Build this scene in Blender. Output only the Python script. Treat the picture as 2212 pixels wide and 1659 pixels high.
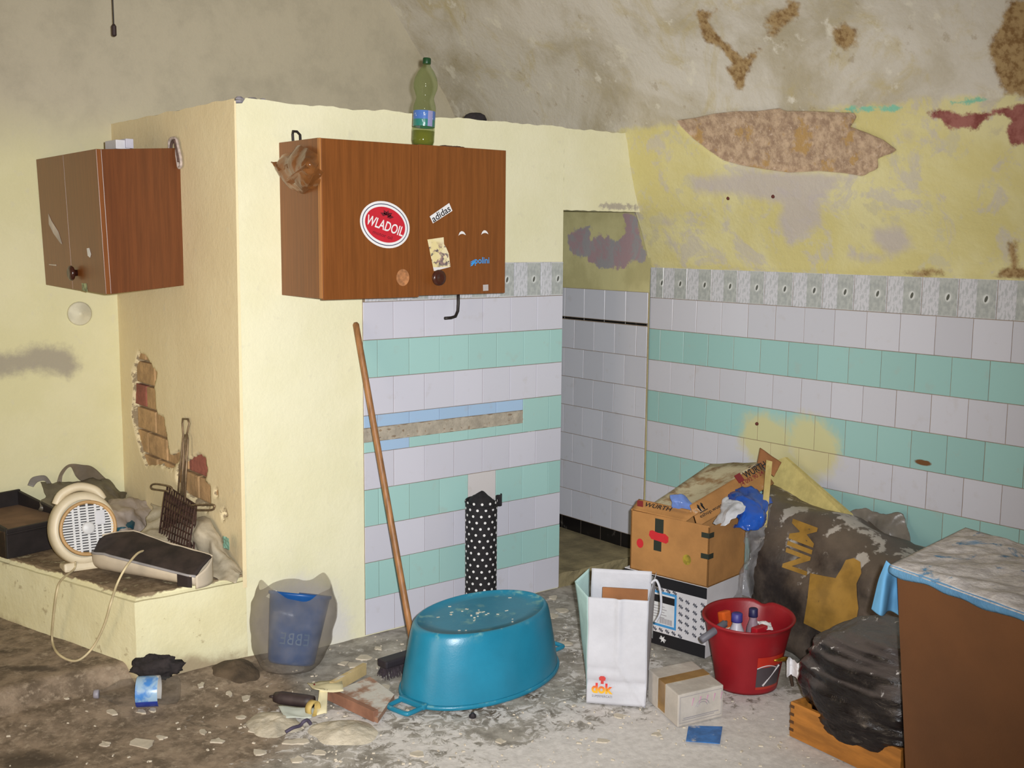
import bpy, bmesh, math, random
import numpy as np
from mathutils import Vector, Matrix, noise
random.seed(7)
for o in list(bpy.data.objects): bpy.data.objects.remove(o)
scn = bpy.context.scene
COL = scn.collection
# ------------------------------------------------------------------ camera
CP = Vector((-3.3255, -3.7596, 1.6047)); YAW, PITCH, ROLL, FPX = .6801, .1304, .0086, 2412.75
FWD = Vector((math.sin(YAW)*math.cos(PITCH), math.cos(YAW)*math.cos(PITCH), -math.sin(PITCH)))
_r = Vector((math.cos(YAW), -math.sin(YAW), 0)); _u = _r.cross(FWD)
RT = _r*math.cos(ROLL)+_u*math.sin(ROLL); UP = -_r*math.sin(ROLL)+_u*math.cos(ROLL)
cam = bpy.data.cameras.new('camera'); camo = bpy.data.objects.new('camera', cam); COL.objects.link(camo)
cam.sensor_width = 36; cam.lens = FPX/2212*36; cam.clip_start = .02
camo.matrix_world = Matrix(((RT.x, UP.x, -FWD.x, CP.x), (RT.y, UP.y, -FWD.y, CP.y), (RT.z, UP.z, -FWD.z, CP.z), (0, 0, 0, 1)))
scn.camera = camo
# ------------------------------------------------------------------ light
w = bpy.data.worlds.new('world'); scn.world = w; w.use_nodes = True
w.node_tree.nodes['Background'].inputs[0].default_value = (.80, .90, 1.0, 1)
w.node_tree.nodes['Background'].inputs[1].default_value = .16
fl = bpy.data.lights.new('camera_flash', 'SPOT'); flo = bpy.data.objects.new('camera_flash', fl); COL.objects.link(flo)
fl.energy = 1250; fl.color = (.975, .985, 1.0); fl.shadow_soft_size = .018; fl.spot_size = math.radians(80); fl.spot_blend = 1.0
flo.matrix_world = Matrix.Translation(RT*.055+UP*.035) @ camo.matrix_world @ Matrix.Rotation(math.radians(6), 4, 'Y') @ Matrix.Rotation(math.radians(2), 4, 'X')
dw = bpy.data.lights.new('side_fill', 'AREA'); dwo = bpy.data.objects.new('side_fill', dw); COL.objects.link(dwo)   # added warm fill for the block's side, set in an unseen opening
dw.shape = 'RECTANGLE'; dw.size = 1.2; dw.size_y = 1.9; dw.energy = 55; dw.color = (1.0, .80, .58)
dwo.location = (-4.70, -1.6, 1.0); dwo.rotation_euler = (math.pi/2, 0, -math.pi/2)
vs = scn.view_settings
vs.view_transform = 'Standard'; vs.look = 'None'; vs.gamma = 1; vs.use_curve_mapping = False; vs.exposure = -0.62
# ------------------------------------------------------------------ pixel <-> place
def ray(x, y): return FWD+RT*((x-1106)/FPX)-UP*((y-830)/FPX)
def on(x, y, ax, val):
    v = ray(x, y); return CP+v*((val-CP[ax])/v[ax])
def pr(p):
    q = Vector(p)-CP; d = q.dot(FWD); return (1106+FPX*q.dot(RT)/d, 830-FPX*q.dot(UP)/d)
FL = lambda x, y, z=0: on(x, y, 2, z)
# ------------------------------------------------------------------ objects
def tag(o, label=None, cat=None, group=None, kind=None):
    for k, v in (('label', label), ('category', cat), ('group', group), ('kind', kind)):
        if v: o[k] = v
    return o
WM = {}
def thing(name, label, cat, loc=(0, 0, 0), rot=(0, 0, 0), group=None):
    o = bpy.data.objects.new(name, None); COL.objects.link(o); o.empty_display_size = .05
    o.location = loc; o.rotation_euler = rot
    WM[o.name] = Matrix.LocRotScale(Vector(loc), __import__('mathutils').Euler(rot), None)
    return tag(o, label, cat, group)
class MB:
    def __init__(s): s.v = []; s.f = []; s.m = []
    def add(s, v, f, mi=0):
        b = len(s.v); s.v += [Vector(p) for p in v]; s.f += [tuple(b+i for i in q) for q in f]; s.m += [mi]*len(f); return s
    def box(s, lo, hi, bev=0, M=None, mi=0):
        bm = bmesh.new(); bmesh.ops.create_cube(bm, size=1)
        for v in bm.verts: v.co = Vector([lo[i]+(v.co[i]+.5)*(hi[i]-lo[i]) for i in range(3)])
        if bev: bmesh.ops.bevel(bm, geom=bm.edges[:], offset=bev, segments=2, affect='EDGES', profile=.6)
        if M:
            for v in bm.verts: v.co = M @ v.co
        bm.verts.index_update()
        s.add([v.co.copy() for v in bm.verts], [[v.index for v in f.verts] for f in bm.faces], mi); bm.free(); return s
    def hexa(s, p, bev=0, mi=0):   # p: 4 bottom ccw, 4 top
        bm = bmesh.new(); vs_ = [bm.verts.new(q) for q in p]
        for q in ((3, 2, 1, 0), (4, 5, 6, 7), (0, 1, 5, 4), (1, 2, 6, 5), (2, 3, 7, 6), (3, 0, 4, 7)): bm.faces.new([vs_[i] for i in q])
        if bev: bmesh.ops.bevel(bm, geom=bm.edges[:], offset=bev, segments=2, affect='EDGES', profile=.6)
        bmesh.ops.recalc_face_normals(bm, faces=bm.faces[:])
        bm.verts.index_update()
        s.add([v.co.copy() for v in bm.verts], [[v.index for v in f.verts] for f in bm.faces], mi); bm.free(); return s
    def lathe(s, prof, n=32, sx=1, sy=1, M=None, cap=True, mi=0, wob=None):
        v = []; f = []
        for j, (r, z) in enumerate(prof):
            for i in range(n):
                a = 2*math.pi*i/n; k = wob(a, j) if wob else 1
                v.append(Vector((r*sx*math.cos(a)*k, r*sy*math.sin(a)*k, z)))
        for j in range(len(prof)-1):
            for i in range(n): f.append((j*n+i, j*n+(i+1) % n, (j+1)*n+(i+1) % n, (j+1)*n+i))
        if cap:
            if prof[0][0] > 1e-5: f.append(tuple(range(n-1, -1, -1)))
            if prof[-1][0] > 1e-5: f.append(tuple((len(prof)-1)*n+i for i in range(n)))
        if M: v = [M @ p for p in v]
        return s.add(v, f, mi)
    def tube(s, pts, r, n=8, closed=False, mi=0):
        pts = [Vector(p) for p in pts]; N = len(pts); v = []; f = []; pn = None
        for i, p in enumerate(pts):
            a = pts[(i-1) % N] if closed or i > 0 else p; b = pts[(i+1) % N] if closed or i < N-1 else p
            t = (b-a).normalized()
            if pn is None: pn = t.orthogonal().normalized()
            pn = (pn-t*pn.dot(t)); pn = pn.normalized() if pn.length > 1e-6 else t.orthogonal().normalized()
            bn = t.cross(pn); rr = r[i] if isinstance(r, (list, tuple)) else r
            for k in range(n): v.append(p+(pn*math.cos(2*math.pi*k/n)+bn*math.sin(2*math.pi*k/n))*rr)
        for i in range(N if closed else N-1):
            j = (i+1) % N
            for k in range(n): f.append((i*n+k, i*n+(k+1) % n, j*n+(k+1) % n, j*n+k))
        if not closed: f += [tuple(range(n-1, -1, -1)), tuple((N-1)*n+k for k in range(n))]
        return s.add(v, f, mi)
    def grid(s, fn, nu, nv, closed_u=False, mi=0):
        v = [fn(i/(nu if closed_u else nu), j/nv) for j in range(nv+1) for i in range(nu+(0 if closed_u else 1))]
        W_ = nu+(0 if closed_u else 1); f = []
        for j in range(nv):
            for i in range(nu):
                k = (i+1) % W_; f.append((j*W_+i, j*W_+k, (j+1)*W_+k, (j+1)*W_+i))
        return s.add(v, f, mi)
    def prism(s, poly, h, M=None, mi=0):   # 2D polygon extruded along local z
        n = len(poly); v = [Vector((p[0], p[1], 0)) for p in poly]+[Vector((p[0], p[1], h)) for p in poly]
        bm = bmesh.new(); bv = [bm.verts.new(q) for q in v[:n]]; bm.faces.new(bv)
        bmesh.ops.triangulate(bm, faces=bm.faces[:]); bm.verts.index_update()
        tri = [[q.index for q in f_.verts] for f_ in bm.faces]; bm.free()
        f = [tuple(reversed(t)) for t in tri]+[tuple(i+n for i in t) for t in tri]+[(i, (i+1) % n, (i+1) % n+n, i+n) for i in range(n)]
        if M: v = [M @ p for p in v]
        return s.add(v, f, mi)
def part(name, mb, mat, parent=None, world=False, smooth=False, solid=0, sub=0, bump=None):
    v = mb.v
    Mw = WM.get(parent.name) if parent else None
    if world and Mw is not None:
        inv = Mw.inverted(); v = [inv @ p for p in v]
    me = bpy.data.meshes.new(name); me.from_pydata([tuple(p) for p in v], [], mb.f)
    o = bpy.data.objects.new(name, me); COL.objects.link(o)
    for m in (mat if isinstance(mat, (list, tuple)) else [mat]): me.materials.append(m)
    if any(mb.m): me.polygons.foreach_set('material_index', mb.m)
    if smooth:
        me.polygons.foreach_set('use_smooth', [True]*len(me.polygons))
    me.validate(); me.update()
    if parent: o.parent = parent; WM[o.name] = Mw if Mw is not None else Matrix()
    else: WM[o.name] = Matrix()
    if sub:
        m = o.modifiers.new('s', 'SUBSURF'); m.levels = m.render_levels = sub
    if solid:
        m = o.modifiers.new('t', 'SOLIDIFY'); m.thickness = solid; m.offset = 0
    return o
def smooth_angle(o, deg=40):
    me = o.data; me.polygons.foreach_set('use_smooth', [True]*len(me.polygons))
    bm = bmesh.new(); bm.from_mesh(me)
    for e in bm.edges:
        if len(e.link_faces) == 2 and e.calc_face_angle(0) > math.radians(deg): e.smooth = False
    bm.to_mesh(me); bm.free(); return o
def frame(o, x, y):                       # matrix from origin and two directions
    x = Vector(x).normalized(); z = x.cross(Vector(y)).normalized(); y = z.cross(x)
    return Matrix(((x.x, y.x, z.x, o[0]), (x.y, y.y, z.y, o[1]), (x.z, y.z, z.z, o[2]), (0, 0, 0, 1)))
_tc = {}
def text_mb(body, size=1, bold=0, shear=0, spacing=1):
    c = bpy.data.curves.new('t', 'FONT'); c.body = body; c.size = size; c.align_x = 'CENTER'; c.align_y = 'CENTER'; c.offset = bold; c.shear = shear; c.space_character = spacing; c.resolution_u = 3
    o = bpy.data.objects.new('t', c); COL.objects.link(o); bpy.context.view_layer.update()
    me = bpy.data.meshes.new_from_object(o.evaluated_get(bpy.context.evaluated_depsgraph_get()))
    mb = MB(); mb.add([v.co.copy() for v in me.vertices], [tuple(p.vertices) for p in me.polygons])
    bpy.data.objects.remove(o); bpy.data.curves.remove(c); bpy.data.meshes.remove(me); return mb
def text_fit(body, M, wid, hei, mat, parent, name='lettering', bold=0.0, shear=0, lift=.0012):
    mb = text_mb(body, 1, bold, shear)
    xs = [p.x for p in mb.v]; ys = [p.y for p in mb.v]; x0, x1, y0, y1 = min(xs), max(xs), min(ys), max(ys)
    mb.v = [M @ Vector(((p.x-(x0+x1)/2)/(x1-x0)*wid, (p.y-(y0+y1)/2)/(y1-y0)*hei, lift)) for p in mb.v]
    return part(name, mb, mat, parent, world=True)
# ------------------------------------------------------------------ materials
def C(r, g, b): return tuple(((c/255)/12.92 if c/255 <= .04045 else ((c/255+.055)/1.055)**2.4) for c in (r, g, b))+(1,)
class NT:
    def __init__(s, name):
        s.mat = bpy.data.materials.new(name); s.mat.use_nodes = True; s.t = s.mat.node_tree; s.n = s.t.nodes; s.b = s.n['Principled BSDF']; s.out = s.n['Material Output']
    def L(s, a, b): s.t.links.new(a, b)
    def put(s, sock, val):
        if isinstance(val, (int, float, tuple, list)): sock.default_value = val
        else: s.L(val, sock)
    def coord(s, kind='Object', scale=(1, 1, 1), rot=(0, 0, 0), pos=False):
        if pos: src = s.n.new('ShaderNodeNewGeometry').outputs['Position']
        else: src = s.n.new('ShaderNodeTexCoord').outputs[kind]
        m = s.n.new('ShaderNodeMapping'); m.inputs['Scale'].default_value = scale; m.inputs['Rotation'].default_value = rot; s.L(src, m.inputs[0]); return m.outputs[0]
    def noise(s, co, scale=5, det=4, rough=.55, dist=0):
        q = s.n.new('ShaderNodeTexNoise'); s.L(co, q.inputs['Vector']); q.inputs['Scale'].default_value = scale; q.inputs['Detail'].default_value = det; q.inputs['Roughness'].default_value = rough; q.inputs['Distortion'].default_value = dist; return q.outputs[0]
    def math(s, op, a, b=0, c=0, clamp=False):
        q = s.n.new('ShaderNodeMath'); q.operation = op; q.use_clamp = clamp; s.put(q.inputs[0], a); s.put(q.inputs[1], b)
        if op in ('MULTIPLY_ADD',): s.put(q.inputs[2], c)
        return q.outputs[0]
    def step(s, x, lo, hi):
        q = s.n.new('ShaderNodeMapRange'); q.interpolation_type = 'SMOOTHSTEP'; s.put(q.inputs[0], x); q.inputs[1].default_value = lo; q.inputs[2].default_value = hi; return q.outputs[0]
    def mix(s, f, a, b, mode='MIX'):
        q = s.n.new('ShaderNodeMix'); q.data_type = 'RGBA'; q.blend_type = mode; s.put(q.inputs[0], f); s.put(q.inputs[6], a); s.put(q.inputs[7], b); return q.outputs[2]
    def attr(s, name):
        q = s.n.new('ShaderNodeAttribute'); q.attribute_name = name; return q.outputs['Fac']
    def rnd(s): return s.n.new('ShaderNodeObjectInfo').outputs['Random']
    def sep(s, v):
        q = s.n.new('ShaderNodeSeparateXYZ'); s.L(v, q.inputs[0]); return q.outputs
    def upness(s): return s.sep(s.n.new('ShaderNodeNewGeometry').outputs['Normal'])[2]
    def bump(s, h, strength=.3, dist=.01):
        q = s.n.new('ShaderNodeBump'); q.inputs['Strength'].default_value = strength; q.inputs['Distance'].default_value = dist; s.L(h, q.inputs['Height']); s.L(q.outputs[0], s.b.inputs['Normal'])
    def done(s, col=None, rough=None, **k):
        if col is not None: s.put(s.b.inputs['Base Color'], col)
        if rough is not None: s.put(s.b.inputs['Roughness'], rough)
        for a, v in k.items(): s.put(s.b.inputs[a], v)
        return s.mat
_pm = {}
def pm(name, rgb, rough=.6, var=.12, scale=9, bump=0, bscale=60, dust=0, metal=0, spec=.5, stretch=(1, 1, 1), dustcol=(205, 200, 190), rnd=0, coat=0):
    if name in _pm: return _pm[name]
    n = NT(name); co = n.coord('Object', stretch); a = n.noise(co, scale, 5, .6)
    c = C(*rgb); lo = tuple(x*(1-var*1.6) for x in c[:3])+(1,); hi = tuple(min(1, x*(1+var)) for x in c[:3])+(1,)
    col = n.mix(n.step(a, .3, .7), lo, hi)
    if rnd: col = n.mix(n.math('MULTIPLY', n.rnd(), rnd), col, tuple(x*.55 for x in c[:3])+(1,))
    if dust:
        d = n.math('MULTIPLY', n.step(n.noise(n.coord('Object'), 14, 6, .65), .62-.3*dust, .75-.2*dust), n.step(n.upness(), .15, .7))
        col = n.mix(d, col, C(*dustcol))
    if bump: n.bump(n.noise(n.coord('Object'), bscale, 6, .6), bump, .006)
    m = n.done(col, rough, Metallic=metal); n.b.inputs['Specular IOR Level'].default_value = spec; n.b.inputs['Coat Weight'].default_value = coat
    _pm[name] = m; return m
def film(name, rgb, alpha=.5, rough=.3, var=.2, scale=8, mott=.3):
    if name in _pm: return _pm[name]
    n = NT(name); a = n.noise(n.coord('Object'), scale, 5, .6); c = C(*rgb)
    n.done(n.mix(a, tuple(x*(1-var) for x in c[:3])+(1,), c), rough)
    tr = n.n.new('ShaderNodeBsdfTransparent'); tr.inputs[0].default_value = tuple(.6+.4*x for x in c[:3])+(1,); mx = n.n.new('ShaderNodeMixShader')
    n.put(mx.inputs[0], n.math('ADD', alpha-mott/2, n.math('MULTIPLY', n.step(a, .35, .65), mott), clamp=True)); n.L(tr.outputs[0], mx.inputs[1]); n.L(n.b.outputs[0], mx.inputs[2]); n.L(mx.outputs[0], n.out.inputs[0])
    n.bump(n.noise(n.coord('Object'), 40, 4), .4, .004)
    _pm[name] = n.mat; return n.mat
def flat(name, rgb, rough=.5): return pm(name, rgb, rough, var=.03, scale=30)
# ------------------------------------------------------------------ painted-stain masks: signed distance to outlines on the wall itself
def sdf(P, poly):
    P = np.asarray(P, float); Q = np.asarray(poly, float); d = np.full(len(P), 1e9); ins = np.zeros(len(P), bool)
    for i in range(len(Q)):
        a, b = Q[i-1], Q[i]; e = b-a; wv = P-a; t = np.clip((wv@e)/max(e@e, 1e-12), 0, 1)
        d = np.minimum(d, np.hypot(*(wv-t[:, None]*e).T))
        c = ((a[1] > P[:, 1]) != (b[1] > P[:, 1])) & (P[:, 0] < (b[0]-a[0])*(P[:, 1]-a[1])/((b[1]-a[1]) if b[1] != a[1] else 1e-12)+a[0]); ins ^= c
    return np.where(ins, d, -d)
def multi(P, polys): return np.max([sdf(P, q) for q in polys], axis=0)
def put_attr(o, name, vals):
    a = o.data.attributes.new(name, 'FLOAT', 'POINT'); a.data.foreach_set('value', np.asarray(vals, np.float32))
# ================================================================== STRUCTURE
def catmull(P, n=12):
    out = []; P = [np.array(p, float) for p in P]
    for i in range(len(P)-1):
        a, b, c, d = P[max(i-1, 0)], P[i], P[i+1], P[min(i+2, len(P)-1)]
        for k in range(n):
            t = k/n; out.append(.5*((2*b)+(-a+c)*t+(2*a-5*b+4*c-d)*t*t+(-a+3*b-3*c+d)*t**3))
    out.append(P[-1]); return np.array(out)
PROF = catmull([(.585, 1.30), (.585, 1.46), (.535, 1.61), (.468, 1.76), (.415, 1.93), (.371, 2.10), (.265, 2.32), (.116, 2.504), (0, 2.656), (-.112, 2.803), (-.30, 3.0), (-.6, 3.2), (-1.05, 3.36), (-1.7, 3.45), (-2.4, 3.42), (-3.2, 3.25), (-3.9, 2.9), (-4.35, 2.4), (-4.55, 1.9)], 16)
def profx(z): return float(np.interp(z, PROF[:200, 1], PROF[:200, 0])) if z > 1.3 else .585
def onR(x, y):                             # where a sight line meets the leaning right wall and vault
    v = ray(x, y); lo, hi = 2.0, 9.0
    g = lambda t: (CP+v*t).x-profx((CP+v*t).z)
    for _ in range(50):
        m = (lo+hi)/2
        if g(m) > 0: hi = m
        else: lo = m
    return CP+v*lo
S3 = 1.989
cr3 = lambda L: [(lambda p: (p.y, p.z))(onR(1100+x/S3, y/S3)) for x, y in L]
RPOLY = dict(
 scar=[cr3([(712,518),(790,508),(870,490),(970,478),(1060,478),(1160,465),(1180,478),(1290,478),(1380,482),(1490,486),(1480,520),(1460,545),(1530,570),(1600,600),(1665,648),(1580,680),(1578,725),(1545,740),(1515,758),(1440,745),(1330,735),(1200,742),(1100,728),(1000,712),(920,690),(860,650),(820,620),(780,590),(740,550)])],
 brown=[cr3([(800,50),(890,45),(850,90),(900,160),(960,210),(1000,250),(1080,205),(1060,250),(1030,290),(1000,385),(975,380),(935,290),(960,280),(900,200),(840,180),(820,110)]), cr3([(1095,110),(1130,60),(1180,45),(1210,2),(1245,20),(1240,70),(1190,100),(1140,150),(1110,155),(1130,110)]), cr3([(1385,140),(1440,100),(1490,130),(1490,190),(1440,215),(1400,180)]), cr3([(2060,200),(2110,110),(2150,5),(2300,0),(2300,430),(2130,400),(2085,300)]), cr3([(2090,1192),(2112,1160),(2160,1150),(2145,1040),(2180,1030),(2184,1150),(2300,1170),(2300,1200)]), cr3([(1700,1172),(1760,1165),(1860,1160),(1860,1180),(1750,1185)])],
 red=[cr3([(1790,495),(1850,470),(1930,495),(2050,490),(2110,470),(2230,440),(2300,440),(2300,640),(2150,612),(2140,570),(2155,520),(2120,482),(2060,500),(2020,540),(2000,568),(1960,540),(1930,555),(1885,555),(1860,510)])],
 teal=[cr3([(1440,465),(1690,455),(1690,475),(1440,482)]), cr3([(1880,442),(1960,425),(2060,425),(1960,444)])],
 lilac=[cr3([(780,765),(1060,728),(1340,737),(1500,762),(1400,800),(1330,880),(1350,960),(1280,1010),(1200,1060),(1150,960),(1170,880),(1000,845),(800,830)]), cr3([(1560,980),(1690,970),(1740,1060),(1640,1110),(1560,1040)]), cr3([(665,940),(700,945),(690,970),(665,965)]), cr3([(1690,560),(1730,570),(1720,600),(1695,590)]), cr3([(1450,1085),(1620,1100),(1600,1125),(1460,1110)])])
def wall_mat():
    n = NT('limewash_wall'); pos = n.coord(pos=True); z = n.sep(pos)[2]
    a = n.noise(pos, 2.2, 6, .62, .6); b = n.noise(pos, 9, 6, .65); f = n.noise(pos, 45, 5, .6)
    yel = n.mix(n.step(a, .36, .62), C(202, 191, 130), C(212, 204, 154)); yel = n.mix(n.step(b, .56, .64), yel, C(198, 190, 152))
    yel = n.mix(n.math('MULTIPLY', n.step(n.noise(pos, 5, 6, .7, .6), .53, .62), .7), yel, C(190, 182, 172))
    gry = n.mix(n.step(a, .3, .6), C(172, 162, 138), C(202, 196, 184)); gry = n.mix(n.math('MULTIPLY', n.step(n.noise(pos, 4, 7, .7, .8), .50, .70), .6), gry, C(180, 164, 112)); gry = n.mix(n.step(b, .58, .68), gry, C(210, 204, 188))
    gry = n.mix(n.math('MULTIPLY', n.step(n.noise(pos, 13, 6, .7), .60, .70), .35), gry, C(134, 112, 72))
    col = n.mix(n.step(n.math('ADD', z, n.math('MULTIPLY', b, .10)), 2.135, 2.165), yel, gry)
    rag = n.math('MULTIPLY', n.math('SUBTRACT', n.noise(pos, 30, 6, .7), .5), .05)
    def m(name, lo=-.002, hi=.004): return n.step(n.math('ADD', n.attr(name), rag), lo, hi)
    col = n.mix(m('teal', -.006, .004), col, C(132, 190, 164))
    col = n.mix(n.math('MULTIPLY', m('lilac', -.02, .03), .8), col, C(184, 174, 172))
    col = n.mix(m('brown', -.012, .01), col, n.mix(n.step(f, .35, .6), C(124, 94, 56), C(164, 138, 96)))
    col = n.mix(m('red', -.008, .006), col, n.mix(n.step(b, .4, .6), C(122, 62, 56), C(156, 100, 92)))
    raw = n.mix(n.step(n.noise(pos, 28, 6, .7), .34, .66), C(152, 126, 104), C(196, 170, 142)); raw = n.mix(n.step(n.noise(pos, 60, 4, .6), .6, .68), raw, C(196, 172, 150)); raw = n.mix(n.step(b, .55, .63), raw, C(176, 142, 92))
    sc = n.step(n.attr('scar'), -.002, .002); col = n.mix(sc, col, raw)
    n.bump(n.math('ADD', n.math('MULTIPLY', b, 1.2), n.math('ADD', f, n.math('MULTIPLY', n.math('MULTIPLY', sc, n.noise(pos, 55, 5, .7)), 3))), .35, .008)
    return n.done(col, .95)
WALLM = wall_mat()
def spaced(a, b, fa, fb, fine, coarse):    # fine steps inside fa..fb, coarse outside
    out = [a]; 
    while out[-1] < b-1e-6: out.append(min(b, out[-1]+(fine if fa-1e-6 <= out[-1] < fb else coarse if out[-1] >= fb else min(coarse, max(fa-out[-1], fine)))))
    return out
def sheet_yz(name, prof, ys, kind='structure'):
    mb = MB(); W_ = len(ys); v = [Vector((x, y, z)) for x, z in prof for y in ys]
    f = [(j*W_+i, j*W_+i+1, (j+1)*W_+i+1, (j+1)*W_+i) for j in range(len(prof)-1) for i in range(W_-1)]
    P = np.array([(p.y, p.z) for p in v]); A = {k: multi(P, q) for k, q in RPOLY.items()}
    for p, s_ in zip(v, A['scar']):
        t = min(max((s_+.004)/.010, 0), 1); near = p.z < 3.0
        if near: p.x += .016*t+.006*noise.noise(p*3)+(.004*noise.noise(p*40) if t > .5 else 0)
    mb.add(v, f); o = part(name, mb, WALLM, smooth=True); o.data.flip_normals() if False else None
    for k, q in A.items(): put_attr(o, k, q)
    return tag(o, kind=kind)
def resample(prof, step):
    d = np.r_[0, np.cumsum(np.hypot(*np.diff(prof, axis=0).T))]; t = np.arange(0, d[-1], step); return [(float(np.interp(q, d, prof[:, 0])), float(np.interp(q, d, prof[:, 1]))) for q in t]+[tuple(prof[-1])]
i21 = int(np.argmin(abs(PROF[:100, 1]-2.04))); i30 = int(np.argmin(abs(PROF[:200, 1]-2.95)))
lowp = [(.592, -.02), (.592, 1.30), (.592, 1.462)]+[(max(x, 0)+.0, z) for x, z in resample(PROF[:i21+1], .012) if z > 1.468]
wr = sheet_yz('wall_right', lowp, spaced(-6, .03, -2.7, .03, .014, .4))
tag(wr, 'right wall with striped tiles below flaking yellow limewash')
ceil = sheet_yz('ceiling', resample(PROF[i21:i30+1], .014)+resample(PROF[i30:], .12)[1:], spaced(-6, 1.26, -2.7, 1.26, .016, .4))
tag(ceil, 'stained curved plaster vault above the room')
# ---- floor
def floor_z(x, y):
    s = lambda t: (lambda q: q*q*(3-2*q))(min(max(t, 0), 1))
    n1 = noise.noise(Vector((x*4, y*4, 1))); n2 = noise.noise(Vector((x*16, y*16, 3)))
    k = s((y+.01+.03*n1)/.09)*s((-1.86+.02*n2-x)/.12)
    ramp = .035*s((y+.25)/.25)*s((-1.25-x)/.3)
    return max(.098*k, ramp)+.004*n1+.0025*n2
fx = spaced(-4.6, .62, -2.75, .62, .022, .3); fy = spaced(-6, 1.26, -3.0, 1.26, .022, .3)
mb = MB(); v = [Vector((x, y, floor_z(x, y)-.004 if -3.2 < y else 0)) for y in fy for x in fx]; W_ = len(fx)
mb.add(v, [(j*W_+i, j*W_+i+1, (j+1)*W_+i+1, (j+1)*W_+i) for j in range(len(fy)-1) for i in range(W_-1)])
def floor_mat():
    n = NT('dusty_floor'); pos = n.coord(pos=True)
    a = n.noise(pos, 3, 6, .65, .5); b = n.noise(pos, 11, 7, .7); c = n.noise(pos, 38, 6, .7); st = n.noise(n.coord(pos=True, scale=(1, 1, 1)), 22, 6, .7, 1.0)
    dirt = n.mix(n.step(b, .35, .65), C(102, 88, 72), C(152, 134, 114)); dirt = n.mix(n.step(c, .5, .7), dirt, C(164, 148, 128)); dirt = n.mix(n.step(a, .60, .70), dirt, C(62, 52, 40))
    grey = n.mix(n.step(b, .35, .62), C(128, 122, 112), C(172, 166, 156)); grey = n.mix(n.step(a, .58, .68), grey, C(92, 78, 62))
    white = n.mix(n.step(c, .3, .7), C(200, 195, 190), C(222, 217, 212))
    base = n.mix(n.step(n.attr('dirt'), .35, .65), grey, dirt)
    thr = n.math('ADD', n.attr('powder'), n.math('ADD', n.math('MULTIPLY', n.math('SUBTRACT', st, .5), 1.5), n.math('MULTIPLY', n.math('SUBTRACT', a, .5), .9)))
    pw = n.step(thr, .45, .62); col = n.mix(pw, base, white)
    wet = n.step(n.math('ADD', n.attr('wet'), n.math('MULTIPLY', n.math('SUBTRACT', b, .5), .9)), .55, .75)
    col = n.mix(n.math('MULTIPLY', wet, .75), col, C(52, 42, 32))
    n.bump(n.math('ADD', n.math('MULTIPLY', pw, .5), n.math('ADD', b, c)), .3, .006)
    return n.done(col, .93)
FLOORM = floor_mat()
fo = part('floor', mb, FLOORM, smooth=True); tag(fo, 'dirty concrete floor strewn with white plaster dust', kind='structure')
P2 = np.array([(p.x, p.y) for p in v])
def blobs(L, base=0):
    out = np.full(len(P2), float(base))
    for x, y, rx, ry, k in L:
        c = FL(x, y); a = FL(x+rx, y); b = FL(x, y+ry); e1 = np.array([a.x-c.x, a.y-c.y]); e2 = np.array([b.x-c.x, b.y-c.y])
        q = np.linalg.solve(np.array([e1, e2]).T, (P2-[c.x, c.y]).T); out += k*np.exp(-(q**2).sum(0))
    return out
put_attr(fo, 'powder', np.clip(blobs([(1150, 1640, 420, 110, .6), (1650, 1560, 300, 120, .55), (1330, 1450, 190, 110, .3), (700, 1560, 130, 50, .5), (1250, 1340, 140, 90, .25), (850, 1500, 120, 40, .28), (800, 1400, 130, 50, .22), (1700, 1700, 500, 150, .5), (1100, 1590, 70, 25, -.35), (1240, 1560, 80, 20, -.2), (560, 1640, 120, 40, .1)], .17), 0, 1.1))
put_attr(fo, 'dirt', np.clip(blobs([(100, 1400, 420, 160, 1.1), (250, 1600, 420, 120, .9), (520, 1480, 140, 60, .5), (1330, 1230, 160, 60, .5)]), 0, 1))
put_attr(fo, 'wet', np.clip(blobs([(60, 1500, 150, 14, .8), (250, 1460, 120, 14, .7), (520, 1455, 90, 16, .9), (70, 1640, 160, 40, .8), (330, 1440, 60, 14, .5)]), 0, 1))
# ---- plain plaster
def plaster(name, rgb1, rgb2, up=None, up_z=0, masks=(), soft=.25, dirtlow=0):
    n = NT(name); pos = n.coord(pos=True); a = n.noise(pos, 2.5, 6, .6); b = n.noise(pos, 18, 6, .65); f = n.noise(pos, 70, 5)
    col = n.mix(n.step(a, .35, .65), C(*rgb1), C(*rgb2))
    col = n.mix(n.math('MULTIPLY', n.step(b, .6, .7), .35), col, C(206, 200, 176))
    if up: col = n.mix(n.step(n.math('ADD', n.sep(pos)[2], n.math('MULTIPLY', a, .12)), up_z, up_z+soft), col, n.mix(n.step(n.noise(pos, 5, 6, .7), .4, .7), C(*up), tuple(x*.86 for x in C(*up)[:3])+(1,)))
    rag = n.math('MULTIPLY', n.math('SUBTRACT', n.noise(pos, 26, 6, .7), .5), .08)
    for nm, rgb, lo, hi, k in masks: col = n.mix(n.math('MULTIPLY', n.step(n.math('ADD', n.attr(nm), rag), lo, hi), k), col, C(*rgb))
    n.bump(n.math('ADD', n.math('MULTIPLY', a, 2), n.math('ADD', b, n.math('MULTIPLY', f, .5))), .25, .008)
    return n.done(col, .93)
def wall_grid(fn, nu, nv, fine_noise=.003):
    mb = MB(); mb.grid(fn, nu, nv); return mb
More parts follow.
